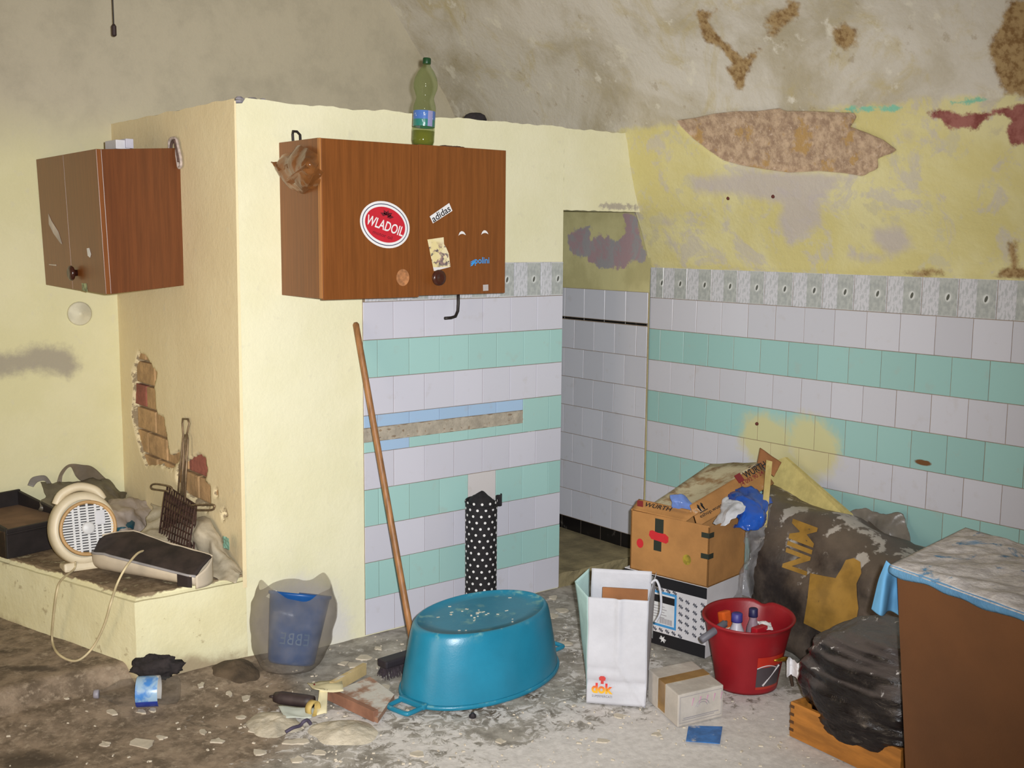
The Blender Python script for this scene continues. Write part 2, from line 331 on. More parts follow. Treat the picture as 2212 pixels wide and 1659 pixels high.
# back wall, y = 1.24
bx0, bx1 = -4.6, .62
xs = spaced(bx0, bx1, -2.6, .62, .03, .4); zs = spaced(-.02, 3.5, 0, 2.9, .03, .3)
mb = MB(); v = [Vector((x, 1.24+.006*noise.noise(Vector((x*2, z*2, 5))), z)) for z in zs for x in xs]; W_ = len(xs)
mb.add(v, [(j*W_+i+1, j*W_+i, (j+1)*W_+i, (j+1)*W_+i+1) for j in range(len(zs)-1) for i in range(W_-1)])
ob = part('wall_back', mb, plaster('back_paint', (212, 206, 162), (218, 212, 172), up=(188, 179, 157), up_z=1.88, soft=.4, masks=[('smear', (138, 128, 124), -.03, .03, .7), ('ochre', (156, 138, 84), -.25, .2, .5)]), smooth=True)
P = np.array([(p.x, p.z) for p in v]); wp = lambda L: [(lambda q: (q.x, q.z))(on(x, y, 1, 1.24)) for x, y in L]
put_attr(ob, 'smear', multi(P, [wp([(-60, 770), (30, 765), (80, 745), (150, 755), (172, 790), (150, 815), (80, 800), (20, 812), (-60, 815)])]))
put_attr(ob, 'ochre', multi(P, [wp([(940, 130), (1080, 90), (1220, 150), (1300, 285), (1040, 262)])]))
tag(ob, 'grey and yellow painted back wall behind the chimney block', kind='structure')
# left wall, out of view, closes the room
mb = MB()
for y0_, y1_, z0_ in ((-6, -2.2, -.02), (-1.0, 1.26, -.02)): mb.box((-4.66, y0_, z0_), (-4.56, y1_, 2.0))
mb.box((-4.66, -2.2, 1.97), (-4.56, -1.0, 2.0))  # gap in the unseen wall, made for the added warm fill
tag(part('wall_left', mb, plaster('left_paint', (206, 198, 142), (214, 207, 154))), 'plain yellow painted side wall', kind='structure')
# ---- partition block: front face y = 0, side face x = -1.555, door-like opening at its right end
BX, BT = -1.555, 2.085
FM = [('bare', (208, 204, 206), -.04, .07, .75), ('scuff', (158, 148, 142), -.01, .006, .8)]
front_m = plaster('partition_paint', (221, 216, 180), (227, 222, 190), masks=FM)
def top_z(x): return BT+.012*noise.noise(Vector((x*5, 0, 2)))+.006*noise.noise(Vector((x*22, 0, 2)))-(.02 if x < -1.52 else 0)
mb = MB(); NX, NZ = 110, 120; v = []
for j in range(NZ+1):
    for i in range(NX+1):
        x = BX+(-.0-BX)*i/NX; t = j/NZ; z = -.02+(top_z(x)+.02)*t; v.append(Vector((x, .003*noise.noise(Vector((x*3, 1, z*3)))*(0 if 0 < z < 1.5 and x > -1.05 else 1), z)))
W_ = NX+1; fr = len(v)
mb.add(v, [(j*W_+i, j*W_+i+1, (j+1)*W_+i+1, (j+1)*W_+i) for j in range(NZ) for i in range(NX)])
# top, right jamb
mb.add([(BX, 0, BT-.004), (0, 0, BT-.004), (0, 1.24, BT-.004), (BX, 1.24, BT-.004)], [(0, 1, 2, 3)])
mb.add([(0, 0, -.02), (0, 1.24, -.02), (0, 1.24, BT), (0, 0, BT)], [(0, 1, 2, 3)])
pt = part('wall_partition', mb, front_m, smooth=True); smooth_angle(pt, 50)
P = np.array([(p.co.x, p.co.z) for p in pt.data.vertices]); wf = lambda L: [(lambda q: (q.x, q.z))(on(x, y, 1, 0)) for x, y in L]
put_attr(pt, 'bare', multi(P, [wf([(600, 1262), (650, 1240), (720, 1262), (760, 1330), (765, 1400), (560, 1420), (540, 1340)])]))
put_attr(pt, 'scuff', multi(P, [wf([(1200, 1340), (1210, 1330), (1215, 1345)])]))
tag(pt, 'pale yellow chimney block with striped tiles on its front', kind='structure')
# lintel over the opening
mb = MB(); N2 = 80; v = []
for j in range(41):
    for i in range(N2+1):
        x = .57*i/N2; zb = 1.728+.004*noise.noise(Vector((x*30, 4, 0))); zt = top_z(x); v.append(Vector((x, .002*noise.noise(Vector((x*8, j*.3, 0))), zb+(zt-zb)*j/40)))
mb.add(v, [(j*(N2+1)+i, j*(N2+1)+i+1, (j+1)*(N2+1)+i+1, (j+1)*(N2+1)+i) for j in range(40) for i in range(N2)])
mb.add([(0, 0, 1.728), (.57, 0, 1.728), (.57, .12, 1.728), (0, .12, 1.728)], [(3, 2, 1, 0)]); mb.add([(0, 0, BT-.003), (.40, 0, BT-.003), (.40, 1.24, BT-.003), (0, 1.24, BT-.003)], [(0, 1, 2, 3)])
mb.add([(0, .12, 1.728), (.57, .12, 1.728), (.57, .12, 2.0), (0, .12, 2.0)], [(3, 2, 1, 0)])
lt = part('lintel', mb, front_m, pt)
put_attr(lt, 'bare', [-1]*len(lt.data.vertices)); put_attr(lt, 'scuff', multi(np.array([(p.co.x, p.co.z) for p in lt.data.vertices]), [wf([(1292, 443), (1330, 441), (1372, 444), (1378, 452), (1340, 450), (1296, 450)])]))
# side face with broken plaster and bricks
ws = lambda L: [(lambda q: (q.y, q.z))(on(x/2.242, 740+y/2.242, 0, BX)) for x, y in L]
HOLES = [ws([(655,110),(670,50),(705,70),(735,120),(760,150),(745,215),(755,345),(790,370),(800,430),(810,500),(820,550),(865,530),(870,560),(835,612),(790,605),(780,590),(710,598),(680,520),(660,440),(640,350),(650,230),(640,140)]),
         ws([(870,590),(905,575),(955,545),(990,560),(1000,620),(985,680),(1015,700),(1015,780),(1000,820),(940,770),(900,720),(870,700),(850,650)]), ws([(1040,715),(1052,712),(1048,742),(1035,738)]), ws([(1070,820),(1092,812),(1096,840),(1078,852)])]
ny, nz = 124, 175; Y = np.linspace(0, 1.24, ny+1); Z = np.linspace(.30, BT, nz+1); v = [Vector((BX, y, z)) for z in Z for y in Y]
d = multi(np.array([(p.y, p.z) for p in v]), HOLES); d = d+np.array([.007*noise.noise(p*45) for p in v])
for p, q in zip(v, d):
    if p.z > BT-.02: p.z = BT-.002+.006*noise.noise(Vector((0, p.y*9, 0))) if p.z > BT-.001 else p.z
    p.x += .004*noise.noise(p*3)+.030*min(max((q+.003)/.008, 0), 1)+.003*noise.noise(p*30)*(q > 0)
mb = MB(); W_ = ny+1; mb.add(v, [(j*W_+i+1, j*W_+i, (j+1)*W_+i, (j+1)*W_+i+1) for j in range(nz) for i in range(ny)])
mb.add([(BX-.012, -.001, .30), (BX+.004, -.002, .30), (BX+.004, -.002, BT-.01), (BX-.002, -.001, BT-.01)], [(0, 1, 2, 3)])
sm = plaster('side_paint_lit', (226, 208, 166), (231, 215, 174), masks=[('hole', (150, 132, 104), -.004, .003, 1), ('darklow', (176, 158, 128), -.05, .06, .5)])  # peach paint, lightened so its colour carries warm light from the left
sd = part('side_plaster', mb, sm, pt, smooth=True); put_attr(sd, 'hole', list(d)+[-1]*4)
put_attr(sd, 'darklow', multi(np.array([(p.co.y, p.co.z) for p in sd.data.vertices]), [[(0, .3), (1.2, .3), (1.2, .36), (.9, .42), (.5, .5), (.2, .45), (0, .5)]]))  # darker tint low on the side face, above the hearth top
brm = [pm('brick_tan', (188, 152, 108), .95, .2, 12, .6, 50, rnd=.25), pm('brick_red', (160, 96, 80), .95, .2, 12, .6, 50, rnd=.2)]
bme = None
for r in range(8):
    z0 = .555+r*.102
    for c in range(4):
        y0 = .22+c*.215+(r % 2)*.1
        b_ = MB().box((BX+.012+random.uniform(-.003, .004), y0, z0), (BX+.05, y0+.205, z0+.092), .006)
        part('brick', b_, brm[1] if (r in (1, 2) and c < 1) or (r == 3 and c == 3) else brm[0], pt)
# ---- hearth
HT = .345
hp = [(-1.975, 0), (-1.555, 0), (-1.555, 1.24), (-2.33, 1.24)]
mb = MB(); bm = bmesh.new(); bv = [bm.verts.new((x, y, -.02)) for x, y in hp]; tv = [bm.verts.new((x, y, HT)) for x, y in hp]
bm.faces.new(tv)
for i in range(4): bm.faces.new((bv[i], bv[(i+1) % 4], tv[(i+1) % 4], tv[i]))
bmesh.ops.bevel(bm, geom=[e for e in bm.edges if all(q.co.z > .3 for q in e.verts) and any(q.co.x < -1.9 for q in e.verts)], offset=.02, segments=3, affect='EDGES')
bmesh.ops.subdivide_edges(bm, edges=bm.edges[:], cuts=14, use_grid_fill=True); bmesh.ops.triangulate(bm, faces=[f for f in bm.faces if len(f.verts) > 4])
for q in bm.verts: q.co += Vector((.004*noise.noise(q.co*7), .004*noise.noise(q.co*7+Vector((9, 0, 0))) if q.co.y > .01 else -.001, .004*noise.noise(q.co*9)))
bm.verts.index_update(); mb.add([q.co.copy() for q in bm.verts], [[q.index for q in f.verts] for f in bm.faces]); bm.free()
def hearth_mat():
    n = NT('hearth_paint'); pos = n.coord(pos=True); b = n.noise(pos, 14, 6, .65); f = n.noise(pos, 60, 5); a = n.noise(pos, 3, 6, .65)
    yel = n.mix(n.step(a, .35, .65), C(218, 210, 168), C(226, 220, 182)); yel = n.mix(n.math('MULTIPLY', n.step(b, .62, .68), .5), yel, C(140, 120, 84))
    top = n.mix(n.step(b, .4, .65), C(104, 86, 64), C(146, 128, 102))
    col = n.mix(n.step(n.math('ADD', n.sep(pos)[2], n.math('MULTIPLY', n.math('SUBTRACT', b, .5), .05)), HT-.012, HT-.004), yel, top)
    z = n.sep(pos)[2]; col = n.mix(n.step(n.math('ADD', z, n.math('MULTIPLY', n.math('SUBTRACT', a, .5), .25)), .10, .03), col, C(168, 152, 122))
    n.bump(n.math('ADD', b, n.math('MULTIPLY', f, .5)), .35, .008); return n.done(col, .93)
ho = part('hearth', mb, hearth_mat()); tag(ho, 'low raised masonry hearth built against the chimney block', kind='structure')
# ---- alcove behind the opening
mb = MB(); mb.grid(lambda u, q: Vector((.572+.003*noise.noise(Vector((u*9, q*9, 3))), .012+1.23*u, .0+2.05*q)), 60, 90)
def alcove_mat():
    n = NT('alcove_paint'); pos = n.coord(pos=True); a = n.noise(pos, 7, 6, .7, .6); b = n.noise(pos, 20, 6, .65)
    col = n.mix(n.step(n.noise(pos, 4, 5, .6), .4, .6), C(180, 172, 124), C(196, 188, 138))
    col = n.mix(n.step(n.math('ADD', n.attr('mauve'), n.math('MULTIPLY', n.math('SUBTRACT', b, .5), .10)), -.006, .008), col, n.mix(n.step(a, .44, .56), C(164, 138, 142), C(152, 148, 150)))
    n.bump(b, .3, .006); return n.done(col, .92)
oa = part('wall_alcove', mb, alcove_mat(), smooth=True)
wa = lambda L: [(lambda q: (q.y, q.z))(on(1180+x/4.608, 420+y/4.608, 0, .57)) for x, y in L]
put_attr(oa, 'mauve', multi(np.array([(p.y, p.z) for p in mb.v]), [wa([(210, 400), (330, 340), (440, 320), (450, 480), (500, 400), (600, 400), (680, 470), (760, 440), (800, 380), (760, 200), (900, 180), (930, 430), (985, 600), (985, 680), (830, 640), (800, 740), (520, 740), (350, 620), (220, 560)])]))
tag(oa, 'inner wall of the narrow alcove, tiled below peeling paint', kind='structure')
mb = MB(); mb.grid(lambda u, q: Vector((.575*u, -.002+1.245*q, .062+.004*noise.noise(Vector((u*6, q*9, 0))))), 12, 26)
mb.grid(lambda u, q: Vector((.59*u, -.004-.006*noise.noise(Vector((u*9, q*4, 1))), -.02+(.082+.004*noise.noise(Vector((u*6, 0, 0))))*q)), 20, 4)
stm = pm('step_concrete', (140, 128, 96), .95, .22, 7, .6, 40)
tag(part('floor_alcove', mb, stm), 'raised worn concrete step inside the alcove opening', kind='structure')
# ---- tiles
T = .15; G = .0011
def tile_mesh(wd, hg, name):
    bm = bmesh.new(); bmesh.ops.create_cube(bm, size=1)
    for q in bm.verts: q.co = Vector((q.co.x*(wd-2*G), -.004 if q.co.y < 0 else .004, q.co.z*(hg-2*G)))
    bmesh.ops.bevel(bm, geom=[e for e in bm.edges if all(q.co.y < 0 for q in e.verts)], offset=.0012, segments=1, affect='EDGES')
    me = bpy.data.meshes.new(name); bm.to_mesh(me); bm.free(); return me
_tm = {}
def tile_mat(name, rgb, over=False, print_=False):
    n = NT(name); pos = n.coord(pos=True); b = n.noise(pos, 16, 5, .6); c = C(*rgb)
    col = n.mix(n.math('MULTIPLY', n.rnd(), .9), c, tuple(x*.90 for x in c[:3])+(1,)); col = n.mix(n.math('MULTIPLY', n.step(b, .58, .72), .18), col, C(170, 160, 150))
    if print_:
        co = n.sep(n.n.new('ShaderNodeTexCoord').outputs['Object']); X, Zc = co[0], co[2]
        pan = n.step(n.math('ABSOLUTE', n.math('ADD', X, -.034)), .038, .036); marb = n.noise(n.coord('Object', (2.2, 1, .8)), 60, 4, .7)
        lig = n.mix(n.step(marb, .48, .56), c, C(176, 178, 182)); dk = n.mix(n.step(n.noise(n.coord('Object', (1, 1, .6)), 70, 4, .6), .35, .65), C(158, 162, 160), C(178, 181, 178))
        dk = n.mix(n.step(n.math('ABSOLUTE', Zc), .069, .071), dk, C(200, 200, 202)); col = n.mix(pan, lig, dk)
        r = n.math('SQRT', n.math('ADD', n.math('POWER', n.math('MULTIPLY', n.math('ADD', X, -.034), 1.35), 2), n.math('POWER', Zc, 2)))
        col = n.mix(n.step(r, .021, .013), col, C(206, 208, 206))
        dx = n.math('ADD', X, n.math('ADD', -.034, n.math('MULTIPLY', Zc, -.25))); r2 = n.math('SQRT', n.math('ADD', n.math('POWER', n.math('MULTIPLY', dx, 2.0), 2), n.math('POWER', Zc, 2)))
        col = n.mix(n.step(r2, .014, .010), col, C(84, 86, 80))
    if over:   # yellow roller overspray on the right-hand tiles, rust spots
        p = n.sep(pos); rag = n.math('MULTIPLY', n.math('SUBTRACT', n.noise(pos, 9, 6, .7, .5), .5), .9); m = None
        for cy, cz, ry, rz in [(o_.y, o_.z, ry, rz) for o_, ry, rz in ((on(1655, 950, 0, .585), .19, .14), (on(1755, 970, 0, .585), .17, .17), (on(1700, 1010, 0, .585), .14, .10))]:
            q = n.math('SQRT', n.math('ADD', n.math('POWER', n.math('MULTIPLY', n.math('ADD', p[1], -cy), 1/ry), 2), n.math('POWER', n.math('MULTIPLY', n.math('ADD', p[2], -cz), 1/rz), 2)))
            s_ = n.step(n.math('ADD', q, rag), 1.0, .55); m = s_ if m is None else n.math('MAXIMUM', m, s_)
        col = n.mix(n.math('MULTIPLY', m, .88), col, C(202, 194, 140))
        rc = on(1994, 1000, 0, .585); q = n.math('SQRT', n.math('ADD', n.math('POWER', n.math('MULTIPLY', n.math('ADD', p[1], -rc.y), 1/.045), 2), n.math('POWER', n.math('MULTIPLY', n.math('ADD', p[2], -rc.z), 1/.014), 2)))
        col = n.mix(n.step(n.math('ADD', q, rag), 1.0, .7), col, C(110, 74, 44))
    return n.done(col, .24)
TM = {k: tile_mat('tile_'+k, c, k.startswith('r')) for k, c in dict(white=(204, 203, 214), green=(164, 203, 198), blue=(164, 192, 222), pale=(210, 205, 205), rwhite=(198, 198, 207), rgreen=(152, 192, 188), black=(20, 18, 20), alc=(198, 199, 209)).items()}
TM['border'] = tile_mat('tile_border', (198, 198, 204), print_=True)
def tile(wall, wd, hg, M, mat, name='tile'):
    k = (round(wd, 4), round(hg, 4), mat.name)
    if k not in _tm: _tm[k] = tile_mesh(wd, hg, 'tile'); _tm[k].materials.append(mat)
    o = bpy.data.objects.new(name, _tm[k]); COL.objects.link(o); o.matrix_world = M; o.parent = wall; return o
def Fm(x0, x1, z0, z1, dy=0): return Matrix.Translation(((x0+x1)/2, -.002+dy, (z0+z1)/2))
U0 = -1.04
GROUT = pm('grout', (142, 124, 104), .95, .15, 30)
part('grout', MB().box((U0, -.0022, .0), (-.001, .002, 1.499)), GROUT, pt)
part('grout', MB().box((.5872, -3.0, -.01), (.594, .022, 1.468)), GROUT, wr)
part('grout', MB().box((.5672, .0165, .05), (.573, 1.235, 1.348)), GROUT, oa)
for r in range(9):
    zt = (9-r)*T; zb = zt-T; green = r % 2 == 1; off = .5 if green else 0
    k = 0; x1 = 0.0
    while x1 > U0+1e-4:
        x0 = max(U0, -(off+k)*T if (green and k == 0) else -(off+k)*T if green else -(k+1)*T); 
        wd = x1-x0
        if wd > .004:
            cut = r == 3 and x1 < -.20
            if cut:
                tile(pt, wd, .050, Fm(x0, x1, zt-.050, zt), TM['blue'])
                tile(pt, wd, .044, Fm(x0, x1, zb, zb+.044), TM['blue'] if -.98 < (x0+x1)/2 < -.83 else TM['green'])
            else:
                m = TM['green'] if green else TM['white']
                if r == 5 and x0 < -.40 and x1 > -.50: m = TM['pale']
                tile(pt, wd, T, Fm(x0, x1, zb, zt, random.uniform(-.0006, .0006)), m)
        x1 = x0; k += 1
# cement repair band in the cut row
zc = 6*T-.052; mb = MB()
mb.grid(lambda u, q: Vector((U0+(u*(-.155-U0)), -.0035-.0035*noise.noise(Vector((u*40, q*6, 2)))*(1 if 0 < q < 1 else 0), zc-.054*q-(.02 if u > .93 else 0)*(u-.93)/.07*6*q+.006*noise.noise(Vector((u*30, q*3, 1))))), 90, 8)
part('cement_band', mb, pm('cement', (172, 162, 146), .95, .14, 14, .7, 60), pt, smooth=True)
x1 = 0.0
for k in range(7):
    x0 = max(U0, -(k+1)*T+.02 if k == 0 else x1-T); tile(pt, x1-x0, T, Fm(x0, x1, 9*T, 10*T), TM['border'], 'border_tile'); x1 = x0
# right wall tiles
def Rm(ya, yb, za, zb, dx=0): return Matrix.Translation((.589+dx, (ya+yb)/2, (za+zb)/2)) @ Matrix.Rotation(-math.pi/2, 4, 'Z')
YR = .0225; ZR = -.0265
for r in range(9):
    zt = ZR+(9-r)*T; zb = max(zt-T, .0); green = r % 2 == 1; e = [0]+[(.5 if green else 1)+k for k in range(20)]
    for k in range(len(e)-1):
        tile(wr, (e[k+1]-e[k])*T, zt-zb, Rm(YR-e[k+1]*T, YR-e[k]*T, zb, zt, random.uniform(-.0006, .0006)), TM['rgreen'] if green else TM['rwhite'])
tile(wr, .085, T-.004, Rm(YR-.085, YR, ZR+9*T, ZR+10*T-.004), TM['border'], 'border_tile')
for k in range(19): tile(wr, T, T-.004, Rm(YR-.085-(k+1)*T, YR-.085-k*T, ZR+9*T, ZR+10*T-.004), TM['border'], 'border_tile')
# alcove tiles
def Am(ya, yb, za, zb): return Matrix.Translation((.569, (ya+yb)/2, (za+zb)/2)) @ Matrix.Rotation(-math.pi/2, 4, 'Z')
for r in range(8):
    zb = .134+(7-r)*T+(.014 if r == 0 else 0)
    for k in range(9):
        y0 = .016+(k*T if r % 2 == 0 else k*T-.077); y1 = y0+T; y0 = max(y0, .016); y1 = min(y1, 1.235)
        if y1-y0 > .01: tile(oa, y1-y0, T, Am(y0, y1, zb, zb+T), TM['alc'])
for k in range(9):
    y0 = .016+k*T; y1 = min(y0+T, 1.235)
    tile(oa, y1-y0, .013, Am(y0, y1, 1.185, 1.198), TM['black'], 'trim_tile'); tile(oa, y1-y0, .078, Am(y0, y1, .056, .134), TM['black'], 'base_tile')
# ================================================================== THINGS
def veneer(name, rgb, k=1.0):
    if name in _pm: return _pm[name]
    n = NT(name); g = n.noise(n.coord('Object', (26, 26, 1.1)), 3, 6, .6, .4); g2 = n.noise(n.coord('Object', (120, 120, 3)), 3, 3, .6); c = C(*rgb)
    col = n.mix(n.step(g, .3, .7), tuple(x*.80*k for x in c[:3])+(1,), tuple(x*1.06*k for x in c[:3])+(1,)); col = n.mix(n.math('MULTIPLY', n.step(g2, .5, .7), .3), col, tuple(x*.5 for x in c[:3])+(1,))
    _pm[name] = n.done(col, .34); return _pm[name]
VEN = veneer('veneer_brown', (124, 72, 32)); VEND = veneer('veneer_dark', (108, 60, 28)); EDGE = pm('veneer_edge', (168, 112, 60), .4, .15, 12, stretch=(1, 1, .1))
WHITE = flat('sticker_white', (222, 220, 220)); INK = flat('ink_black', (26, 24, 28)); REDP = flat('print_red', (186, 30, 46)); NAVY = flat('print_navy', (44, 52, 84)); BLUEP = flat('print_blue', (50, 150, 224)); MAROON = flat('print_maroon', (98, 22, 34))
IRON = pm('dark_iron', (46, 40, 38), .5, .2, 30, metal=.4); STEEL = pm('steel', (150, 150, 152), .35, .1, 30, metal=.9)
# ---- right-hand wall cabinet
X0, X1, Z0, Z1, YD = -1.385, -.567, 1.386, 1.940, -.302
cab = thing('wall_cabinet', 'brown veneer two-door wall cabinet covered in stickers above the striped tiles', 'cabinet', ((X0+X1)/2, -.15, Z0))
part('body', MB().box((X0, -.284, Z0), (X1, .001, Z1), .002), VEN, cab, True)
part('edge_strip', MB().box((X0-.001, -.300, Z0+.001), (X0+.005, -.283, Z1-.001), .001), EDGE, cab, True)
dl = part('door', MB().box((X0+.004, YD, Z0-.004), (-.9785, -.286, Z1-.002), .0015), VEN, cab, True)
dr = part('door', MB().box((-.9755, YD+.002, Z0+.001), (X1, -.286, Z1), .0015), VEN, cab, True)
DF = YD-.0004
fd = lambda x, y: on(x, y, 1, DF)
def FRM(x, y, ang=0): return frame(fd(x, y), (math.cos(ang), 0, math.sin(ang)), (-math.sin(ang), 0, math.cos(ang)))
def ell(a, b, n=48): return [(a*math.cos(2*math.pi*i/n), b*math.sin(2*math.pi*i/n)) for i in range(n)]
q = fd(941, 600); Mk = frame(q, (1, 0, 0), (0, 0, 1))
k = part('knob', MB().lathe([(.012, -.002), (.014, .010), (.026, .014), (.030, .020), (.029, .027), (.022, .032), (.012, .030), (0, .028)], 32, M=Mk), pm('knob_brown', (64, 34, 26), .22, .1), dr, True, True)
part('glue_scar', MB().prism(ell(.028, .031, 24), .0008, FRM(870, 600)), pm('scar_tan', (172, 116, 72), .8, .25, 50), dl, True)
st = part('oval_sticker', MB().prism(ell(.107, .082), .0006, FRM(832, 486, -.28)), WHITE, dl, True); tag(st, 'round white and red oil sticker')
for nm, a, b, z, m in (('ring', .0985, .0735, .0010, NAVY), ('ring_inner', .0955, .0705, .0013, WHITE), ('red_field', .087, .062, .0016, REDP)):
    part(nm, MB().prism(ell(a, b), .0002, FRM(832, 486, -.28) @ Matrix.Translation((0, 0, z-.0003))), m, st, True)
text_fit('WLADOIL', FRM(832, 488, -.28), .160, .036, WHITE, st, bold=.015, shear=.12, lift=.0024)
text_fit('motor oil', FRM(826, 508, -.28), .085, .013, MAROON, st, lift=.0024)
leafs = MB()
for a, l in ((1.57, .022), (2.4, .026), (.75, .026), (3.0, .030), (.14, .030)):
    leafs.prism([(0, -.004), (l*.5, -.007), (l, 0), (l*.5, .007)], .0002, FRM(836, 464, -.28) @ Matrix.Translation((0, -.006, .0018)) @ Matrix.Rotation(a, 4, 'Z'))
part('emblem', leafs, MAROON, st, True)
def quad_dec(name, px, mat, parent, lift=.0004, lab=None):
    o = part(name, MB().prism([(p.x, p.z) for p in [fd(*c) for c in px]], .0005, Matrix(((1, 0, 0, 0), (0, 0, -1, DF-lift), (0, 1, 0, 0), (0, 0, 0, 1)))), mat, parent, True); 
    if lab: tag(o, lab)
    return o
ad = quad_dec('name_sticker', [(935, 483), (977, 456), (970, 439), (928, 468)], WHITE, dr, lab='small white rectangular brand sticker')
a_, b_ = fd(932, 475), fd(973, 447); ang = math.atan2(b_.z-a_.z, b_.x-a_.x)
text_fit('adidas', FRM(952, 462, ang), .092, .026, INK, ad, bold=.012, lift=.0022)
def print_mat():
    n = NT('faded_print'); co = n.coord('Object'); z = n.sep(n.coord(pos=True))[2]; a = n.noise(co, 38, 5, .65); zz = fd(948, 550).z
    bg = n.mix(n.step(n.noise(co, 12, 3), .4, .6), C(216, 200, 146), C(222, 208, 170)); m = n.math('MULTIPLY', n.step(a, .47, .56), n.step(n.math('ABSOLUTE', n.math('ADD', z, -zz+.004)), .055, .03))
    col = n.mix(m, bg, n.mix(n.step(n.noise(co, 60, 4), .4, .6), C(84, 78, 84), C(150, 120, 116))); return n.done(n.mix(n.step(z, zz-.046, zz-.050), col, C(216, 212, 210)), .5)
quad_dec('picture_card', [(937, 586), (973, 577), (969, 548), (964, 536), (959, 528), (958, 513), (923, 518)], print_mat(), dr, lab='torn faded picture card')
for x, y, s_ in ((998, 505, 1), (1047, 503, 1)):
    part('sticker_scrap', MB().prism([(-.017, -.008), (-.012, .003), (-.004, .009), (.005, .008), (.012, .003), (.018, -.006), (.008, -.002), (0, -.001), (-.009, -.003)], .0005, FRM(x, y)), WHITE, dr, True)
q = part('paper_square', MB().box((-.013, -.012, 0), (.013, .012, .0006), M=FRM(1049, 622, .03)), flat('grey_paper', (178, 170, 166)), dr, True)
po = text_fit('polini', FRM(1041, 565, .01), .070, .032, BLUEP, dr, name='blue_lettering', bold=.012)
mb = MB()
for k_ in range(3): mb.prism([(-.016, -.009+k_*.007), (-.006, -.009+k_*.007), (.016, .006+k_*.004), (.002, .003+k_*.004)], .0005, FRM(1022, 569, .15))
part('stripe_mark', mb, BLUEP, dr, True)
mb = MB().tube([(-1.345, -.035, Z1-.02), (-1.345, -.03, Z1+.03), (-1.338, -.02, Z1+.042), (-1.322, -.02, Z1+.042), (-1.315, -.03, Z1+.03), (-1.315, -.035, Z1-.02)], .005, 8)
part('hanger', mb, IRON, cab, True)
# ---- left-hand wall cabinet on the side of the block
sy = .495
A_, B_, C_, D_ = (on(391, 320, 1, sy), on(401, 617, 1, sy), on(229, 636, 1, sy), on(207, 322, 1, sy))
A_.x = BX+.008; B_.x = BX+.002
E_ = on(77, 345, 0, D_.x); F_ = on(100, 616, 0, C_.x); W_ = (E_.y+F_.y)/2-sy
cb2 = thing('wall_cabinet', 'brown veneer wall cabinet hanging on the side of the chimney block above the hearth', 'cabinet', (BX-.1, .6, C_.z))
dz1 = E_.z-D_.z; dz0 = F_.z-C_.z
fx0, fx1 = C_+Vector((.018, 0, 0)), D_+Vector((.018, 0, 0))
off1, off0 = Vector((0, W_, dz1)), Vector((0, W_, dz0))
part('body', MB().hexa([fx0, B_, B_+off0, fx0+off0, fx1, A_, A_+off1, fx1+off1], .002), VEND, cb2, True)
m0, m1 = C_+off0*.52, D_+off1*.52; t = Vector((.0186, 0, 0))
doors2 = []
for (p0, p1, q0, q1) in ((C_, m0-Vector((0, .0006, 0)), D_, m1-Vector((0, .0006, 0))), (m0+Vector((0, .0006, 0)), C_+off0, m1+Vector((0, .0006, 0)), D_+off1)):
    doors2.append(part('door', MB().hexa([p0, p0+t, p1+t, p1, q0, q0+t, q1+t, q1], .0015), VEN, cb2, True))
fdir = (D_-C_).normalized()
def on2(x, y):                              # sight line to the plane of its doors
    nrm = Vector((0, 1, 0)).cross(fdir).normalized(); v = ray(x, y); return CP+v*((C_-CP).dot(nrm)/v.dot(nrm))
def M2(x, y): return frame(on2(x, y)+Vector((-.0006, 0, 0)), (0, -1, 0), fdir)
part('knob', MB().lathe([(.012, -.002), (.014, .010), (.026, .014), (.030, .020), (.029, .027), (.020, .032), (0, .030)], 28, M=M2(166, 590)), _pm['knob_brown'], doors2[0], True, True)
def dec2(name, px, mat, d_):
    M_ = M2(*px[0]); inv = M_.inverted(); part(name, MB().prism([tuple((inv @ on2(*c))[:2]) for c in px], .0006, M_), mat, d_, True)
dec2('paint_scrape', [(105, 462), (112, 478), (126, 500), (135, 528), (131, 526), (116, 505), (106, 485)], pm('scrape', (196, 184, 176), .8, .15), doors2[1])
dec2('sticker_scrap', [(188, 537), (193, 536), (197, 550), (195, 557), (190, 553)], WHITE, doors2[0])
dec2('small_sticker', [(177, 612), (188, 613), (190, 631), (178, 628)], pm('sticker_green', (150, 160, 120), .5, .5, 60), doors2[0])
dec2('scratch', [(106, 571), (122, 572), (122, 575), (107, 573)], pm('scrape', (196, 184, 176)), doors2[1])
tz = (A_.z+D_.z)/2
pb = thing('paper_packet', 'small white folded paper packet lying on the hearth-side cabinet', 'packet', tuple(on(262, 318, 1, .62)))
q = on(262, 318, 1, .62); part('packet_body', MB().box((q.x-.035, .58, tz+.0), (q.x+.02, .70, tz+.035), .003), flat('paper_white', (206, 204, 208)), pb, True)
part('packet_flap', MB().box((q.x+.0, .57, tz+.004), (q.x+.03, .66, tz+.040), .002, ), flat('paper_lilac', (190, 188, 200)), pb, True)
rp = thing('rope_coil', 'grubby white cord looped over the corner of the hearth-side cabinet', 'rope', (BX-.012, .47, tz))
cx = [on(x, y, 0, BX-.014) for x, y in ((366, 322), (366, 306), (372, 299), (381, 302), (385, 318), (390, 340), (391, 358), (386, 362), (383, 345), (380, 322))]
part('loop', MB().tube(catmull([tuple(p) for p in cx], 6), .006, 8), pm('dirty_cord', (190, 174, 164), .9, .2, 60), rp, True, True)
cx = [on(x, y, 0, BX-.020) for x, y in ((369, 323), (371, 310), (377, 304), (380, 316), (384, 334), (386, 350))]
part('strand', MB().tube(catmull([tuple(p) for p in cx], 6), .006, 8), pm('cord_dark', (96, 74, 66), .9, .2, 60), rp, True, True)
